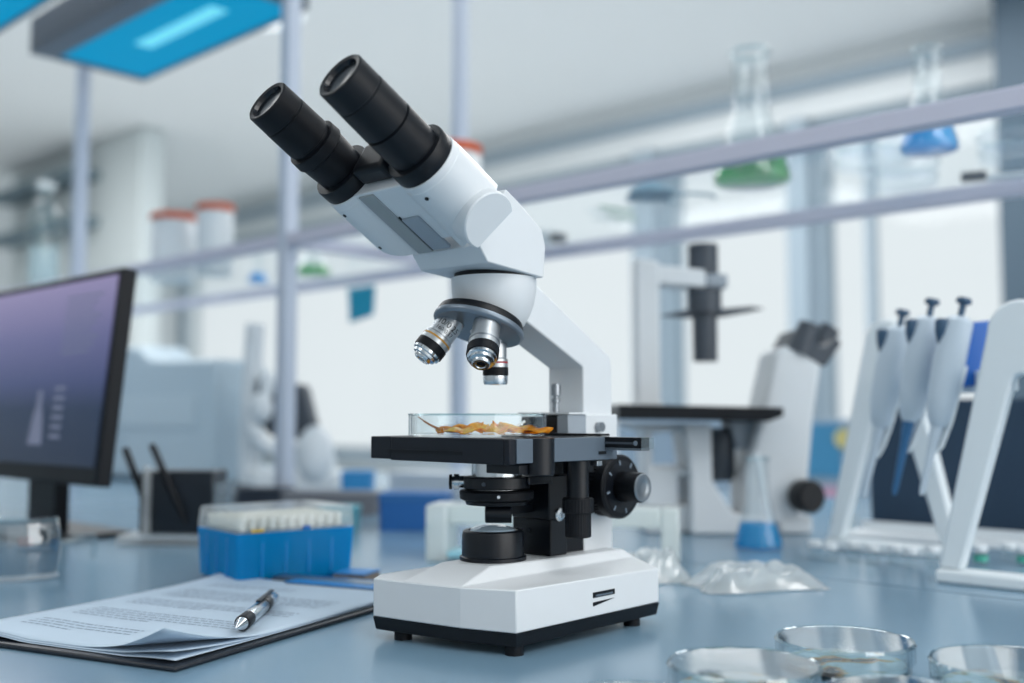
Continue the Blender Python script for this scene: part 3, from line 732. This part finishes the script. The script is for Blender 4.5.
# shelf tops are z = .442
SZ = .4425
M_leaf = mat('green_plant_matter', (44, 120, 66), .6, noise=.6, nscale=60)
fg = flask('erlenmeyer_flask', 'large conical flask of green plant culture on the glass shelf', (-.6860, 1.1900, SZ), .0490, .175, .0230, M_liqgreen, .26)
bb = B(); r_ = random.Random(4)
for i in range(26):
    a = r_.uniform(0, 6.28); q = .034*sqrt(r_.random())
    bb.ellipsoid((q*cos(a), q*sin(a), r_.uniform(.018, .034)), (r_.uniform(.004, .011), r_.uniform(.004, .010), r_.uniform(.003, .007)), nu=10, nv=6)
bb.done('plant_tissue', M_leaf, fg)
flask('erlenmeyer_flask', 'small conical flask with bright blue liquid on the glass shelf', (-.4530, 1.1790, SZ), .0315, .1200, .0150, M_liqblue, .28)
bf = flask('erlenmeyer_flask', 'conical flask with blue liquid standing on the bench in front of the inverted microscope', (-.5960, 1.0350, .0003), .0262, .0980, .0120, M_liqblue, .27)
rod = thing('glass_rod', 'white stirring rod leaning in the flask of blue liquid on the bench', 'rod', (-.5960, 1.0350, .003))
B().tube([(.0130, .0100, .004), (.0040, .006, .060), (-.002, .002, .100)], .0035, 12).done('rod', M_white2, rod)
flask('erlenmeyer_flask', 'tiny flask of bright blue liquid on the glass shelf left of the post', (-2.0273, 1.3326, SZ), .0230, .060, .0100, M_liqblue, .35)
flask('erlenmeyer_flask', 'low flask of pale green liquid on the glass shelf right of the post', (-1.8304, 1.3400, SZ), .0370, .090, .0150, M_liqgreen, .22)

# ------------------------------------------------------------------ shelf rack
sr = thing('shelf_rack', 'tall lilac-grey metal rack with a glass shelf standing across the bench', 'shelf', (-1.465, 1.02, 0))
X0, X1 = -1.75, 1.75          # local span in x
RZ0, RZ1 = .4265, .4470
B().box(X0, -.0128, -.012, .012, RZ0, RZ1).done('front_rail', M_rail, sr, bevel=.0015)
B().box(.0128, X1, -.012, .012, RZ0, RZ1).done('front_rail', M_rail, sr, bevel=.0015)
B().box(X0, -.0128, .388, .412, RZ0, RZ1).done('back_rail', M_rail, sr, bevel=.0015)
B().box(.0128, X1, .388, .412, RZ0, RZ1).done('back_rail', M_rail, sr, bevel=.0015)
for x in (0,):
    B().box(x-.012, x+.012, .013, .387, RZ0, RZ1).done('end_rail', M_rail, sr, bevel=.0015)
for (x, y) in ((0, 0), (0, .400), (-.785, 0)):
    B().box(x-.0125, x+.0125, y-.0125, y+.0125, 0, 1.25).done('post', M_post, sr, bevel=.002)
B().box(X0, -.0128, .0125, .3875, .4360, .4415).done('glass_panel', M_shelfglass, sr)
B().box(.0125, X1, .0125, .3875, .4360, .4415).done('glass_panel', M_shelfglass, sr)

# lamps in the rack
M_lampcase = mat('lamp_case_grey', (96, 108, 122), .5)
M_lampblue = mat('lamp_blue_panel', (0, 60, 90), .6, spec=.05, emit=(0, 162, 214), estr=.72)
M_lampglint = mat('lamp_glint', (60, 120, 140), .4, emit=(95, 215, 240), estr=.9)  # glowing colour for the painted glint on the blue panel
def lamp(loc, label, L=.60, D=.245):
    l = thing('lamp_panel', label, 'lamp', loc, 0, 'blue lamp panels over the rack')
    B().box(0, L, 0, D, .004, .070).done('casing', M_lampcase, l, bevel=.004)
    B().box(0, L, 0, .050, -.004, .0038).done('casing_lip', M_lampcase, l, bevel=.002)
    B().box(0, L, D-.008, D, -.004, .0038).done('casing_lip', M_lampcase, l, bevel=.002)
    B().box(0, .018, .0502, D-.0082, -.004, .0038).done('casing_lip', M_lampcase, l, bevel=.002)
    B().box(L-.018, L, .0502, D-.0082, -.004, .0038).done('casing_lip', M_lampcase, l, bevel=.002)
    B().box(.0182, L-.0182, .0502, D-.0082, .0010, .0038).done('blue_diffuser', M_lampblue, l)
    for hx in (.06, L-.06): B().tube([(hx, D/2, .0705), (hx, D/2, CZ - loc[2] - .0005)], .006, 10).done('hanger_rod', M_post, l)
    B().box(.20, L-.12, .120, .155, -.0006, .0009).done('panel_glint', M_lampglint, l)  # brighter reflection on the panel, put in as a glowing strip
    return l
lamp((-2.110, .8450, .8700), 'blue glowing lamp panel in a grey case above the rack, nearest the posts')
lamp((-2.140, .5150, .8700), 'blue glowing lamp panel in a grey case, cut by the upper left corner')
# hangers that carry the lamps from the ceiling
# ------------------------------------------------------------------ things on the shelf
def jar(loc, label, k=1.0):
    j = thing('jar', label, 'jar', loc, 0, 'white jars with orange lids')
    B().lathe([(.046*k, 0), (.0485*k, .003), (.0485*k, .133), (.046*k, .137)], seg=40).done('jar_body', M_jar, j)
    B().lathe([(.0500*k, .1372), (.0505*k, .1382), (.0505*k, .150), (.048*k, .152)], seg=40).done('lid', M_orange, j)
    return j
jar((-2.150, 1.190, SZ), 'white jar with orange lid, nearer the monitor on the glass shelf')
jar((-1.985, 1.195, SZ), 'white jar with orange lid, nearer the tall post on the glass shelf', .80)
jar((-1.2560, 1.200, SZ), 'white jar with orange lid peeping out behind the microscope head')
gb = thing('glass_bottle', 'tall clear glass bottle on the shelf above the monitor', 'bottle', (-2.640, 1.110, SZ))
B().lathe([(.034, 0), (.0365, .004), (.0365, .200), (.030, .225), (.018, .240), (.018, .262), (.021, .264), (.021, .270)], seg=40, cap1=False).done('glass_body', M_glass_rim, gb)
B().lathe([(.0215, .2705), (.0225, .272), (.0225, .285), (.02, .287)], seg=30).done('stopper', M_frost, gb)
B().lathe([(.033, .002), (.035, .006), (.035, .12)], seg=40).done('contents', M_frost, gb)
def shelf_dish(loc, R, H, label):
    d = thing('petri_dish', label, 'petri dish', loc, 0, 'petri dishes on the glass shelf')
    dish_parts(d, R, H, m=M_shelfdish, lid=True, lidm=M_shelfdish)
    return d
shelf_dish((-.5337, 1.2076, SZ), .0440, .0130, 'lower of two stacked clear dishes left of the small blue flask on the shelf')
shelf_dish((-.5317, 1.2076, SZ+.0180), .0440, .0130, 'upper of two stacked clear dishes left of the small blue flask on the shelf')
shelf_dish((-.5553, 1.3500, SZ), .0430, .0130, 'lower of two stacked clear dishes by the back shelf rail')
shelf_dish((-.5533, 1.3500, SZ+.0180), .0430, .0130, 'upper of two stacked clear dishes by the back shelf rail')
shelf_dish((-.3960, 1.2941, SZ), .0400, .0130, 'lower of two stacked clear dishes at the right end of the shelf')
shelf_dish((-.3980, 1.2941, SZ+.0180), .0400, .0130, 'upper of two stacked clear dishes at the right end of the shelf')
# face mask
fm = thing('face_mask', 'crumpled blue-grey face mask with an ear loop on the glass shelf', 'mask', (-.8430, 1.1850, SZ+.001), radians(43))
M_mask = mat('mask_cloth', (132, 166, 186), .85)
B().grid(lambda u, v: ((u-.5)*.060, (v-.5)*.085*(1-.3*abs(u-.5)), .0055 + .016*sin(pi*u)*sin(pi*v) + .003*sin(22*v)), 20, 24).done('mask_cloth', M_mask, fm, solid=.0015)
B().tube([(.030, -.02, .003), (.055, -.026, .003), (.085, -.012, .004), (.092, .008, .003)], .0022, 8).done('ear_loop', M_mask, fm)
B().tube([(.028, .024, .003), (.034, .032, .006), (.032, .044, .004)], .0022, 8).done('ear_loop', M_mask, fm)
def plate(loc, rz, sx, sy, label):
    p = thing('glass_plate', label, 'glass plate', loc, rz, 'green edged glass plates on the shelf')
    B().box(0, sx, 0, sy, .0002, .0030).done('pane', M_glass, p)
    B().box(0, sx, -.0010, -.0001, .0002, .0034).done('green_edge', mat('green_edge', (40, 130, 95), .3), p)
plate((-.9273, 1.1803, SZ), radians(72), .060, .040, 'clear plate with a dark green edge under the front rail of the shelf')
plate((-.9564, 1.2365, SZ), radians(80), .060, .040, 'clear plate with a pale edge nearer the back rail of the shelf')
sb_ = thing('slide_box', 'small dark slide box with a white card on the back part of the shelf', 'slide box', (-.4800, 1.3500, SZ), radians(20))
B().box(0, .030, 0, .020, .0002, .010).done('box_base', M_dkgrey, sb_, bevel=.001)
B().box(.031, .075, .0, .024, .0002, .004).done('card', M_white2, sb_, bevel=.0005)
nt_ = thing('sticky_note', 'teal sticky note hanging from the back shelf rail behind the microscope', 'note', (-1.7700, 1.4030, .3450))
B().grid(lambda u, v: (-.020 + .092*u + .012*(1-v)*(1-u), -.002 - .004*(1-v)**2, -.004 + .076*v + .012*u*(1-v)), 6, 8).done('note_sheet', thin_glass('teal_paper', base=.02, gain=.05, milk=1.0, milkcol=(70, 182, 208)), nt_, solid=.0004)
cw = thing('rail_clip', 'white holder with two dark feet fixed at the back shelf rail beside the microscope arm', 'clip', (-1.190, 1.366, SZ))
B().lathe([(.010, 0), (.014, .006), (.014, .022)], seg=24).done('holder_body', M_white2, cw)
B().box(-.034, -.016, -.012, .012, 0, .014).done('dark_foot', M_dkgrey, cw); B().box(.016, .034, -.012, .012, 0, .014).done('dark_foot', M_dkgrey, cw)

# ------------------------------------------------------------------ inverted microscope (seen beyond the first)
im = thing('inverted_microscope', 'white inverted microscope with a dark hanging condenser, out of focus beyond the shelf', 'microscope', tuple((FWD*1.25 + RGT*.18)[:2]) + (0,), radians(43))
S = 1.335/1050
def PX2(x, y): return ((x-512)*S - .18, .145 + (415-y)*S)
def pp_(pts): return [PX2(*p) for p in pts]
def ipr(pts, y0, y1, name, m, bevel=.003, parent=im): return B().prism(pp_(pts), XZ, y0, y1).done(name, m, parent, bevel=bevel)
zfix = 537
ipr([(606,421),(640,424),(700,424),(700,432),(648,432),(648,466),(700,466),(700,474),(672,474),(672,502),(700,502),(700,528.4),(640,528.4),(640,432)], .05, .13, 'rear_body', M_white)
ipr([(676,424),(703,424),(703,478),(722,508),(760,516),(760,528.4),(682,528.4),(682,470)], .03, .14, 'front_body', M_white)
ipr([(610,405),(762,408),(762,416),(748,421),(610,419)], -.02, .17, 'stage', M_black, .002)
ipr([(636,258),(659,262),(659,400),(664,408),(630,408),(636,400)], .07, .12, 'pillar', M_white)
ipr([(650,264),(706,270),(706,288),(650,284)], .075, .115, 'pillar_arm', M_white)
ipr([(706,274),(728,274),(728,288),(706,288)], .075, .115, 'arm_tip', M_grey)
b_ = B().lathe([(.0190, 0), (.0190, .040)], (PX2(706,275)[0], .095, PX2(706,274)[1]), seg=40).done('lamp_house', M_dkgrey, im)
B().lathe([(.0215, -.030), (.0215, 0)], (PX2(707,289)[0], .095, PX2(706,289)[1]), seg=40).done('condenser_collar', M_dkgrey, im)
B().lathe([(.0155, -.060), (.0158, 0)], (PX2(707,314)[0], .095, PX2(706,314)[1]), seg=40).done('condenser_tube', M_dkgrey, im)
ipr([(662,315),(690,309),(725,308),(752,306),(766,308),(752,311),(725,316),(690,317)], .085, .105, 'filter_slider', M_dkgrey, .001)
B().lathe([(.016, 0), (.0185, .012), (.0185, .056), (.014, .066)], (PX2(719,480)[0], .085, PX2(719,480)[1]), seg=36).done('objective_turret', M_dkgrey, im)
ipr([(724,420),(752,420),(748,446),(732,448)], .06, .12, 'stage_mount', M_grey)
ipr([(757,399),(768,352),(788,345),(812,364),(803,420),(797,478),(784,520),(735,520),(735,470),(745,440)], .04, .13, 'tube_body', M_white, .006)
for (a, b, yy) in (((792,356),(803,326),.05), ((812,364),(838,326),.11)):
    pA_, pB_ = PX2(*a), PX2(*b)
    B().tube([(pA_[0], yy, pA_[1]), (pB_[0], yy, pB_[1])], [.016, .0130], 20).done('eyepiece', M_dkgrey, im)
ipr([(778,352),(790,330),(800,343),(815,350),(828,340),(832,346),(816,368),(800,364)], .04, .13, 'eyepiece_mount', M_dkgrey, .003)
B().lathe([(.018, 0), (.020, .003), (.020, .022), (.017, .026)], (PX2(788,492)[0], .038, PX2(788,492)[1]), (.35, -1, 0), seg=40).done('focus_knob', M_black, im)
ipr([(768,508),(800,512),(800,528.4),(768,528.4)], .04, .12, 'front_foot', M_white)

# ------------------------------------------------------------------ pipette stand and pipettes
ps = thing('pipette_stand', 'white A-legged pipette stand with a blue hanging bar on the bench', 'pipette stand', (-.353, .937, 0))
M_stand = mat('stand_white', (232, 240, 244), .4)
def aframe(cx, cy, half, z_apex, w_):
    """two splayed legs meeting in an arch, standing in the x direction"""
    out = [(-half-w_, 0)]
    pts_o, pts_i = [], []
    for i in range(13):
        t = i/12; a = pi*t
        pts_o.append((cx - (w_*1.15)*cos(a), z_apex - w_*1.2 + w_*1.2*sin(a)))
    poly = [(cx-half-w_*.40, .012)] + pts_o + [(cx+half+w_*.40, .012), (cx+half-w_*.45, .012)]
    for i in range(7):
        t = i/6; a = pi*t
        poly.append((cx + w_*.34*cos(a), z_apex*.70 + w_*.4*sin(a)))
    poly.append((cx-half+w_*.45, .012))
    return poly
A0, A1 = Vector((.066, .0)), Vector((-.114, .149))
for (c, hf, za, w_) in ((A0, .064, .242, .023), (A1, .062, .246, .020)):
    b_ = B().prism(aframe(c.x, c.y, hf, za, w_), XZ, c.y-.008, c.y+.008).done('end_frame', M_stand, ps, bevel=.003, bseg=3)
    B().box(c.x-hf-.010, c.x+hf+.010, c.y-.013, c.y+.013, .0, .0118).done('foot_bar', M_stand, ps, bevel=.003)
dA1 = (A1 - A0); ln = dA1.length; ang = atan2(dA1.y, dA1.x)
RM = Matrix.Translation((A0.x, A0.y, 0)) @ Matrix.Rotation(ang, 4, 'Z')
B().box(.012, ln-.012, -.004, .004, .165, .185, RM).done('cross_bar', M_stand, ps, bevel=.002)
def stand_pt(px, py, d=.945):
    q = FWD*d + RGT*((px-512)/1050*d); return Vector((q.x + .353, q.y - .937, .145 + (415-py)/1050*d))
hq = [stand_pt(972, 322), stand_pt(1003, 319), stand_pt(983, 385), stand_pt(959, 388)]
B().loft([hq, [q + Vector((FWD.x, FWD.y, 0))*.016 for q in hq]]).done('blue_hanger', mat('blue_hanger', (12, 92, 176), .35), ps, bevel=.002)
M_pip = mat('pipette_grey', (196, 210, 222), .4); M_pip2 = mat('pipette_blue', (46, 104, 150), .4); M_pipd = mat('pipette_button', (52, 84, 112), .45)
def pipette(pxtop, pxbot, depth, label, low_m, sc=1.0):
    def pt(px, py): 
        q = FWD*depth + RGT*((px-512)/1050*depth); return Vector((q.x, q.y, .145 + (415-py)/1050*depth))
    T_, E_ = pt(*pxtop), pt(*pxbot)
    d = (E_ - T_); Lp = d.length; d.normalize()
    o = thing('pipette', label, 'pipette', (T_.x, T_.y, T_.z), 0, 'pipettes hanging on the stand')
    xs = RGT - d*RGT.dot(d); xs.normalize(); ys = d.cross(xs)
    def loft(spec, name, m, par=o, seg=20, bevel=0):
        rings = []
        for (t, rx, ry, ox) in spec:
            c = d*t + xs*ox
            rings.append([c + xs*rx*cos(2*pi*k/seg) + ys*ry*sin(2*pi*k/seg) for k in range(seg)])
        return B().loft(rings).done(name, m, par, angle=40)
    loft([(0, .0060, .0060, 0), (.003, .0070, .0070, 0), (.0045, .0065, .0065, 0), (.0060, .0030, .0030, 0), (.0200, .0028, .0028, 0)], 'plunger', M_pipd)
    loft([(.018, .0080, .0090, .0), (.022, .0130, .0135, -.001), (.060, .0138, .0138, -.001), (.092, .0128, .0132, 0), (.112, .0095, .0100, .001), (.118, .0060, .0070, .001)], 'handle', M_pip)
    loft([(.0235, .0045, .0065, -.0150), (.0255, .0060, .0075, -.0150), (.036, .0050, .0060, -.0138), (.046, .0020, .0030, -.0125)], 'finger_hook', M_pipd)
    loft([(.116, .0055, .0062, .001), (.128, .0050, .0055, .001), (.134, .0042, .0042, .001), (Lp*.80, .0036, .0036, .001), (Lp*.97, .0026, .0026, .001), (Lp, .0016, .0016, .001)], 'shaft', low_m)
    loft([(.060, .0028, .0050, .0130), (.110, .0026, .0045, .0115), (.135, .0022, .0040, .0085), (Lp*.78, .0018, .0030, .0052)], 'ejector_bar', M_stand)
    return o
pipette((905, 310), (860, 497), 1.030, 'pipette furthest from the large front leg on the stand, pale shaft', M_pip)
pipette((935, 299), (890, 494), .985, 'middle of the three pipettes, with a dark blue shaft', M_pip2)
pipette((967, 298), (917, 494), .940, 'pipette closest to the large front leg, beside the blue hanger', M_pip)

# ------------------------------------------------------------------ divider, tray, vials
dv = thing('desk_divider', 'dark navy desk divider standing behind the pipette stand', 'divider', (-.600, 1.3290, 0), radians(4))
B().box(0, .75, 0, .020, .004, .165).done('panel', mat('navy_cloth', (40, 62, 84), .8, bump=.2, bscale=900), dv, bevel=.003)
for x in (.02, .70): B().box(x, x+.03, -.015, .04, 0, .0038).done('foot', M_dkgrey, dv)
tr = thing('bench_tray', 'shallow white tray holding small clear vials on the bench under the pipettes', 'tray', (-.590, 1.200, 0))
B().box(0, .70, -.0, .080, .0, .003).done('tray_floor', M_white2, tr, bevel=.001)
B().box(0, .70, .081, .085, .0, .012).done('tray_wall', M_white2, tr, bevel=.001)
vials = [(812, 557), (827, 560), (850, 559), (868, 562), (890, 562), (906, 565), (927, 563), (975, 562), (1003, 560), (1018, 563)]
words = ['leftmost small vial, left of the far stand leg', 'small vial just left of the far stand leg', 'small vial just right of the far stand leg', 'small vial below the first pipette tip',
         'small vial below the gap between first and middle pipette', 'small vial straight below the middle pipette', 'small vial next to the inner stand leg', 'green marked vial right of the large front leg', 'tall small vial near the right edge on the bench', 'vial with a green mark at the right edge']
for i, ((x, y), wd) in enumerate(zip(vials, words)):
    dpt = .145*1050/(y-415)
    q = FWD*dpt + RGT*((x-512)/1050*dpt)
    v = thing('vial', wd, 'vial', (q.x, q.y, .0), 0, 'small capped vials on the bench')
    B().lathe([(.0055, 0), (.0065, .001), (.0065, .010), (.0050, .012)], seg=20).done('vial_body', M_plasticclear, v)
    B().lathe([(.0058, .0122), (.0068, .0128), (.0068, .0180), (.0060, .0188)], seg=20).done('cap', M_white2, v)
    if i in (7, 9): B().lathe([(.0068, .003), (.0068, .009)], seg=20, cap0=False, cap1=False).done('green_band', mat('green_band', (70, 170, 150), .5), v)

# ------------------------------------------------------------------ boxes behind the stage on the bench
def crate(name, label, cat, loc, rz, sx, sy, h, m, lidm=None, group=None):
    r_ = thing(name, label, cat, loc, rz, group)
    B().loft([rrect(0, sx, 0, sy, 0, .004), rrect(-.001, sx+.001, -.001, sy+.001, h*.8, .004), rrect(.002, sx-.002, .002, sy-.002, h*.8, .004), rrect(.004, sx-.004, .004, sy-.004, .004, .004)]).done('box_body', m, r_)
    B().loft([rrect(-.002, sx+.002, -.002, sy+.002, h*.8+.0003, .004), rrect(-.002, sx+.002, -.002, sy+.002, h-.001, .004), rrect(.000, sx, .000, sy, h, .004)]).done('lid', lidm or m, r_)
    return r_
crate('storage_box', 'deep blue storage box on the bench behind the stage', 'box', (-1.030, .860, 0), radians(40), .085, .060, .047, mat('deep_blue', (28, 92, 158), .5), mat('deep_blue_lid', (40, 100, 160), .5), 'boxes behind the stage')
crate('storage_box', 'teal storage box on the bench left of the deep blue one', 'box', (-1.080, .800, 0), radians(40), .046, .050, .030, mat('teal', (70, 150, 165), .5), None, 'boxes behind the stage')
crate('storage_box', 'long grey-brown box lying behind the tip box', 'box', (-1.300, .900, 0), radians(41), .140, .060, .032, mat('taupe', (112, 116, 124), .6), None, 'boxes behind the stage')
crate('storage_box', 'small black box at the foot of the tall post', 'box', (-1.480, .930, 0), radians(43), .090, .050, .028, mat('charcoal', (34, 44, 58), .6), None, 'boxes behind the stage')
crate('storage_box', 'bright blue low box beside the black one behind the tip box', 'box', (-1.430, 1.110, 0), radians(43), .050, .050, .050, mat('sky_blue', (50, 140, 200), .5), None, 'boxes behind the stage')
crate('storage_box', 'long pale box lying at the back of the bench behind the stage', 'box', (-1.470, 1.250, 0), radians(12), .45, .090, .042, mat('pale_box', (208, 216, 224), .5), None, 'boxes behind the stage')

# pale instrument at the left
M_inst = mat('instrument_blue_grey', (200, 216, 226), .5)
ins = thing('lab_instrument', 'large pale blue-grey bench instrument with stepped top behind the pen holder', 'instrument', (-2.35, 1.140, 0))
B().prism([(-.40, .006), (.470, .006), (.470, .258), (.230, .266), (.190, .270), (.140, .300), (-.40, .300)], XZ, 0, .12).done('housing', M_inst, ins, bevel=.012, bseg=4)
B().box(-.38, .45, .012, .11, 0, .0058).done('plinth', M_dkgrey, ins)
B().box(.04, .40, -.004, -.0001, .120, .185).done('door', mat('instrument_panel', (206, 221, 230), .4), ins, bevel=.001)
# white instrument with rounded arms by the post
wi = thing('bench_viewer', 'white instrument with rounded loops and dark openings behind the tall post', 'instrument', tuple((FWD*1.95 + RGT*(-.42))[:2]) + (0,), radians(43))
def wp(x, y): return ((x-512)/1050*1.95 + .42, .145 + (415-y)/1050*1.95)
def wtube(pts, r, yy, name, m):
    return B().tube([(wp(*p)[0], yy, wp(*p)[1]) for p in pts], r, 18).done(name, m, wi)
B().box(wp(250,0)[0], wp(340,0)[0], .01, .12, 0, .040).done('foot', M_white2, wi, bevel=.01)
wtube([(246, 485), (244, 440), (245, 380), (248, 322)], [.022, .020, .018, .018], .05, 'column', M_white2)
wtube([(248, 400), (252, 425), (262, 442), (278, 452)], [.012, .013, .013, .011], .0, 'loop_arm', M_white2)
B().ellipsoid((wp(263,408)[0], -.01, wp(263,408)[1]), (.022, .018, .028)).done('rounded_knob', M_white2, wi)
B().ellipsoid((wp(266,385)[0], .01, wp(266,385)[1]), (.014, .014, .028)).done('rounded_knob', M_white2, wi)
B().prism([wp(252, 378), wp(300, 384), wp(312, 430), wp(296, 440), wp(266, 436), wp(254, 420)], XZ, .03, .10).done('dark_core', M_dkgrey, wi, bevel=.006)
B().ellipsoid((wp(314,455)[0], .02, wp(314,455)[1]), (.036, .03, .055)).done('rounded_housing', M_white2, wi)
wtube([(320, 490), (316, 440)], [.03, .02], .06, 'column', M_white2)

# pinboard beyond the bench
pbn = thing('pinboard', 'grey-blue standing pinboard with a blue poster and a yellow disc, beyond the white inverted microscope', 'pinboard', (-1.62, 2.25, -ZB))
M_pin = mat('pinboard_grey', (150, 172, 192), .8)
B().box(-.1, .75, 0, .03, .35, ZB+.135).done('board', M_pin, pbn, bevel=.004)
for x in (-.08, .70): B().box(x, x+.03, -.1, .13, 0, .349).done('leg', M_dkgrey, pbn)
B().box(.430, .540, -.004, -.0005, ZB+.005, ZB+.125).done('blue_poster', mat('poster_blue', (70, 146, 190), .6), pbn)
B().lathe([(.022, 0), (.022, .002)], (.548, -.0062, ZB+.092), (0, -1, 0), seg=30).done('yellow_disc', mat('poster_yellow', (214, 205, 140), .6), pbn)
B().box(.43, .48, -.003, -.0006, ZB-.035, ZB-.008).done('yellow_slip', mat('slip_yellow', (205, 200, 150), .6), pbn)
B().box(.485, .54, -.003, -.0006, ZB-.045, ZB-.018).done('pink_slip', mat('slip_pink', (205, 165, 190), .6), pbn)

# tall grey cabinet at the left wall
cab = thing('wall_cabinet', 'grey tall cabinet with dark shelves, blurred at the upper left', 'cabinet', (-6.2, 3.2, -ZB))
B().box(-2.0, 0, 0, .15, 0, 2.88).done('cabinet_body', mat('cabinet_grey', (205, 214, 216), .6), cab, bevel=.005)
for z in (2.30, 2.62): B().box(-1.95, -.55, -.20, -.001, z, z+.06).done('shelf_board', mat('cabinet_shelf_%d' % int(z*100), (104, 124, 134), .6), cab)

# ceiling disc lamps
for i, (x, y) in enumerate(((-4.0, 2.6), (-1.5, 2.4), (-2.6, .2))):
    c = thing('ceiling_light', ['round white ceiling light above the microscope head', 'round white ceiling light toward the dark column', 'round white ceiling light over the bench'][i], 'ceiling light', (x, y, CZ-.030))
    B().lathe([(.21, 0), (.22, .008), (.22, .0298)], seg=48).done('lamp_body', mat('lamp_white', (236, 240, 242), .5), c)
    B().lathe([(.20, -.004), (.205, -.0005)], seg=48).done('diffuser', mat('diffuser', (245, 248, 250), .4, emit=(240, 246, 250), estr=.8), c)

# ------------------------------------------------------------------ added fill lights, no fixtures built for them
area('ceiling_fill_light', (1.4, .5, W(CZ)-.02), 1.6, 1.2, 32, (1.0, .985, .965))  # added area light to brighten the room, no ceiling panel here
area('ceiling_fill_light', (-3.2, .8, W(CZ)-.02), 1.6, 1.2, 22, (1.0, .99, .975))
area('ceiling_fill_light', (-2.2, 3.6, W(CZ)-.02), 3.0, 1.2, 66, (1.0, .985, .965))  # added to brighten the ceiling by bounce off the floor
area('ceiling_fill_light', (-4.9, 1.7, W(CZ)-.02), 2.4, 1.2, 72, (1.0, .985, .965))
area('right_fill_light', (2.9, .9, W(.95)), 3.0, 1.9, 44, (1.0, .99, .975), (pi/2, 0, pi/2))  # added side light to brighten right-facing sides, no window stands here
area('ceiling_fill_light', (-1.3, -1.9, W(CZ)-.02), 1.6, 1.2, 22, (1.0, .985, .965))  # added to brighten the sides that face the camera
